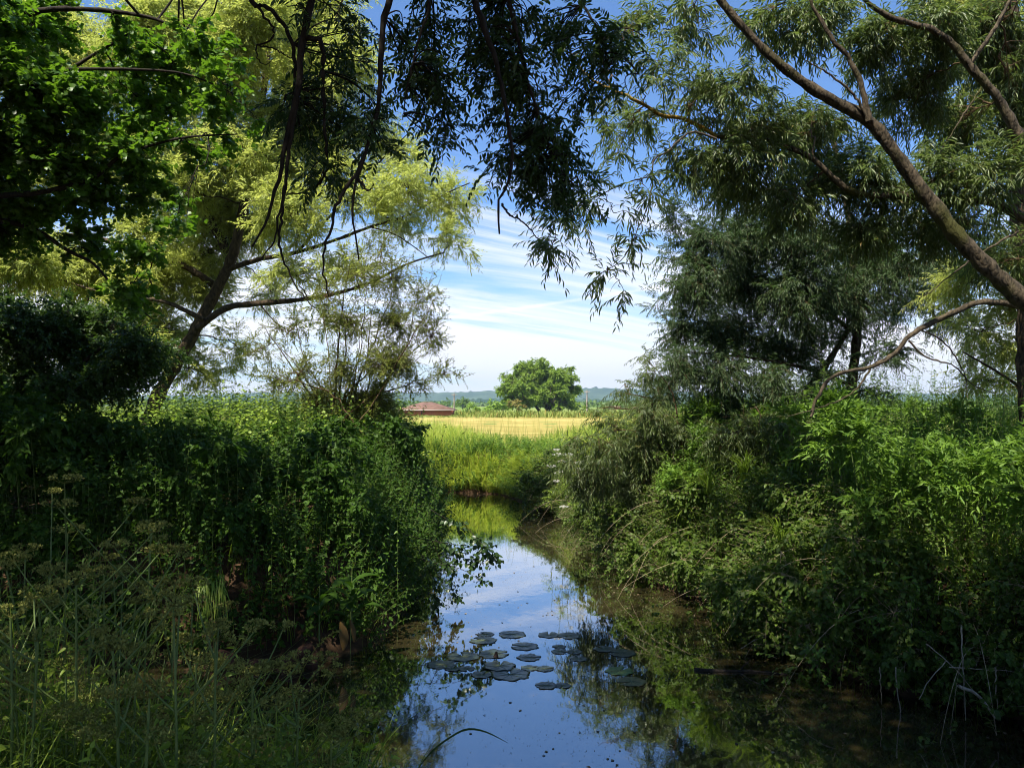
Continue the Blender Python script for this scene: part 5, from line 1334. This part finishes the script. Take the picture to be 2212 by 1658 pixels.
q = at(905, 985, 19.5); dock((q[0], q[1], q[2] - .35), 'bright green burdock leaves sticking out beside the gap', 8, .35, .22, mat=M_GRA)
for (x, y, h, rz, lab) in [(735, 1372, .34, .1, 'broad tan dead leaf hanging upright at the water edge'), (757, 1362, .26, -.2, 'narrow tan dead leaf beside the broad one')]:
    c = at(x, y, 9.75); T = tag(empty('dead_leaf', tuple(c)), lab, 'leaf', 'dead leaves at the left water edge')
    m = MB(); t = np.linspace(0, 1, 9); w = (.062 if rz > 0 else .032) * np.sin(np.clip(t, .05, .98) * PI) ** .6 * .9
    C = c + np.stack([.05 * np.sin(t * 2 + rz), .02 * np.cos(t * 3), (.5 - t) * h], 1)
    V = np.stack([C - np.array([1, .1, 0]) * w[:, None], C + [0, -.02, 0], C + np.array([1, .1, 0]) * w[:, None]], 1).reshape(-1, 3)
    i = (np.arange(8) * 3)[:, None] + np.arange(2)[None]
    m.add(V, np.stack([i, i + 1, i + 4, i + 3], -1).reshape(-1, 4)); m.build('blade', M_DED, T, smooth=True)

# brick rubble at the foot of the left bank
M_RUB = plainmat('old_brick', (.035, .020, .014), (.12, .058, .040), 9., .9, .1, .6)
def lump(x, y, Y, d, label, name='brick_rubble'):
    c = at(x, y, Y); T_ = MB(); a, b_, e = d
    u_ = 12; v_ = 7; V = []
    for i in range(v_ + 1):
        for j in range(u_):
            th = PI * i / v_; ph = 2 * PI * j / u_
            s = lambda q, pw: math.copysign(abs(q) ** pw, q)
            V.append((s(math.sin(th), .45) * s(math.cos(ph), .4) * a / 2, s(math.sin(th), .45) * s(math.sin(ph), .4) * b_ / 2, s(math.cos(th), .45) * e / 2))
    V = np.array(V) * (1 + rng.normal(0, .035, (len(V), 1)) + rng.normal(0, .012, (len(V), 3)))
    rz = rng.uniform(-.6, .6); V = np.stack([V[:, 0] * math.cos(rz) - V[:, 1] * math.sin(rz), V[:, 0] * math.sin(rz) + V[:, 1] * math.cos(rz), V[:, 2] + V[:, 0] * rng.uniform(-.3, .3)], 1)
    q = [(i * u_ + j, (i + 1) * u_ + j, (i + 1) * u_ + (j + 1) % u_, i * u_ + (j + 1) % u_) for i in range(v_) for j in range(u_)]
    T_.add(V + c - [0, 0, .045], np.array(q)); o_ = T_.build(name, M_RUB, None, True)
    tag(o_, label, 'brick', 'brick rubble along the left water edge')
for (x, y, d, lab) in [(487, 1418, (.22, .16, .20), 'upright broken brick under the hanging grass clump'), (555, 1425, (.34, .16, .10), 'long brick lying flat at the middle of the rubble'),
                       (625, 1418, (.24, .15, .15), 'chunky brick just right of the long flat one'), (672, 1424, (.14, .12, .12), 'small brick piece nearest the dead leaves'),
                       (590, 1437, (.42, .14, .06), 'thin slab half in the water before the rubble'), (440, 1436, (.3, .16, .07), 'dark slab left of the upright broken brick'), (660, 1396, (.18, .14, .13), 'rounded brick above the small piece')]:
    lump(x, y, 9.75, d, lab)

# dark leafy twigs reaching over the water from the left bank
T = tag(empty('bramble_spray', tuple(at(900, 1190, 12.5))), 'dark leafy bramble spray reaching out over the water from the left bank', 'branch')
wd, lv = MB(), MB(); Ls = []
for pts in [[(860, 1150), (920, 1165), (980, 1175), (1040, 1190), (1065, 1200)], [(930, 1100), (980, 1130), (1020, 1160), (1050, 1180)], [(880, 1200), (940, 1215), (1000, 1230), (1045, 1260)], [(940, 1165), (990, 1200), (1040, 1215)], [(930, 1160), (960, 1230), (975, 1290)], [(900, 1180), (930, 1240), (940, 1300)], [(1000, 1128), (1050, 1185), (1068, 1205)]]:
    Ls.append(limb(wd, np.array([at(x, y, 12.3 + rng.uniform(-.2, .2)) for x, y in pts]), .007, .002, 12, 5))
wd.build('stems', B_ASH, T)
pp = np.concatenate([l[4:, :3] for l in Ls]); k = rng.integers(0, len(pp), 150)
sprigs(lv, None, OVATE, pp[k], nrm(rng.normal(0, 1, (150, 3)) + [.5, 0, -.1]), .16, 4, .085, .068, stem_r=0, hang=.5, shrink=.1)
lv.build('leaves', M_ASH, T)

# white umbel flowers by the gap
WF = [(1215, 1000), (1232, 1010), (1265, 1000), (1248, 1025), (1285, 1018), (1205, 985), (1228, 985), (1275, 990), (1240, 1055), (1255, 1040), (1300, 1000), (1190, 1010)]
for (x, y) in WF:
    p = at(x, y, 18.6 + rng.uniform(-.8, .3)); H = rng.uniform(.7, 1.)
    cow_parsley((p[0], p[1], p[2] - H), H, 'white flowering hogweed among the dark shrubs beside the gap', M_UMW, 2, 'white hogweed flowers beside the gap', 'hogweed', .085)

# dead stems and roots dangling into the water on the right
DS = [(1440, 9.5)]
M_STM = plainmat('bleached_stem', (.20, .16, .11), (.40, .34, .25), 30.)
for (pts, Y, r_, lab) in [
    ([(1935, 1440), (1940, 1500), (1952, 1590)], 8.35, .007, 'long thin bleached stem dipping into the water left of the crossed pair'),
    ([(2077, 1350), (2080, 1440), (2086, 1555)], 8.0, .008, 'bleached upright stem through the crossed dead stems'),
    ([(2000, 1390), (2060, 1440), (2108, 1500)], 8.0, .006, 'dead stem slanting down to the right of the crossed pair'),
    ([(2045, 1425), (2010, 1465), (1985, 1510)], 8.0, .006, 'dead stem slanting down to the left of the crossed pair'),
    ([(2150, 1440), (2152, 1480), (2154, 1530)], 7.9, .008, 'short pale stem standing in the water furthest right'),
    ([(2050, 1440), (2130, 1445), (2212, 1450)], 7.9, .005, 'thin horizontal pale twig at the right edge'),
    ([(1687, 1190), (1700, 1210), (1720, 1235)], 10.3, .008, 'bleached forked twig lodged in the right bank'),
    ([(1688, 1192), (1688, 1220), (1712, 1232)], 10.3, .006, 'second prong of bleached twig beside the forked one'),
    ([(1682, 1240), (1686, 1265), (1688, 1290)], 10.3, .010, 'short pale upright stub under the forked twig'),
    ([(1690, 1290), (1680, 1320), (1655, 1350)], 10.3, .016, 'pale root reaching the water under the short stub'),
    ([(1600, 1400), (1650, 1375), (1730, 1370)], 10.0, .006, 'thin stem stretched over the water at the root'),
    ([(1800, 1290), (1810, 1370), (1820, 1420)], 9.4, .005, 'thin stem hanging before the dark foot of the right bank'),
    ([(1900, 1440), (1902, 1480), (1904, 1520)], 8.5, .005, 'short pale stem dipping beside the long thin one'),
    ([(2070, 1480), (2110, 1500), (2150, 1550)], 7.7, .018, 'thick pale dead root angling into the water near the corner')]:
    P = np.array([at(x, y, Y) for x, y in pts]); c = P[-1].copy()
    m = MB(); limb(m, P, r_, r_ * .5, 12, 6, .004); o_ = m.build('dead_twig', M_STM, None, True)
    tag(o_, lab, 'stem', 'bleached dead stems along the right water edge')
# bright bramble shoots low on the right bank
for (x, y, Y, n, lab) in [(1345, 1225, 14.4, 26, 'bright bramble shoot lying out over the water at the narrows'), (1750, 1445, 9.2, 18, 'small vivid bramble shoot just above the water in the dark'), (1900, 1300, 9.0, 50, 'bright bramble shoot on the dark lower right bank')]:
    c = at(x, y, Y); T = tag(empty('bramble_shoot', tuple(c)), lab, 'plant', 'bramble shoots on the right bank')
    lv, wd = MB(), MB()
    sprigs(lv, wd, OVATE, c + rng.normal(0, .13 if n < 50 else .4, (n, 3)) * [1.6, .6, .6], nrm(rng.normal(0, 1, (n, 3)) + [-.5, -.3, .2]), .24, 8, .06, .048, hang=.2)
    wd.build('stems', S_DRY, T); lv.build('leaves', M_HER, T)
for (x, y, Y, n, h, lab) in [(1530, 1040, 13.2, 70, .75, 'long strappy pale green tuft hanging below the willow shrub'), (1690, 1150, 11.0, 50, .7, 'grass tuft above the bleached forked twig'),
                          (1480, 1110, 14.2, 60, .7, 'drooping reedy tuft at the water where the bank turns'), (1400, 1130, 16.0, 50, .7, 'dark drooping tuft nearest the narrows'), (1610, 1010, 13.0, 50, .8, 'upright light grass tuft amid the brambles of the right bank')]:
    c = at(x, y, Y); tuft((c[0], c[1], c[2] - .2), h, n, .018, lab, 'grass tufts on the right bank', M_BRA if 'dark' in lab else M_GRD, 1.1, 0, aim=np.array([-.8, -.8, 0]))
# sunken branch
c = at(1590, 1446, 9.6); T = tag(empty('sunken_branch', tuple(c)), 'dark waterlogged branch lying low in the stream right of the yellowing pad', 'branch')
m = MB(); limb(m, np.array([at(1500, 1440, 9.65), at(1560, 1446, 9.6), at(1620, 1444, 9.6), at(1700, 1450, 9.5)]) * [1, 1, 0] + [0, 0, .006], .03, .012, 16, 7)
limb(m, np.array([at(1600, 1444, 9.6), at(1620, 1425, 9.6)]) , .012, .004, 6, 5); m.build('wood', B_ASH, T, smooth=True)

# ------------------------------------------------------------------ air
mHz, t, o = newmat('air')
pv = N(t, 'ShaderNodeVolumePrincipled', inp={'Density': .00018, 'Anisotropy': .2})
pv.inputs['Color'].default_value = (.60, .78, 1.0, 1)
t.links.new(pv.outputs[0], o.inputs['Volume'])
m = MB(); m.box((0, 1400, 64), (9000, 5200, 136)); hz = m.build('haze', mHz)
tag(hz, 'thin pale blue air fading the far hills', 'haze', kind='stuff')
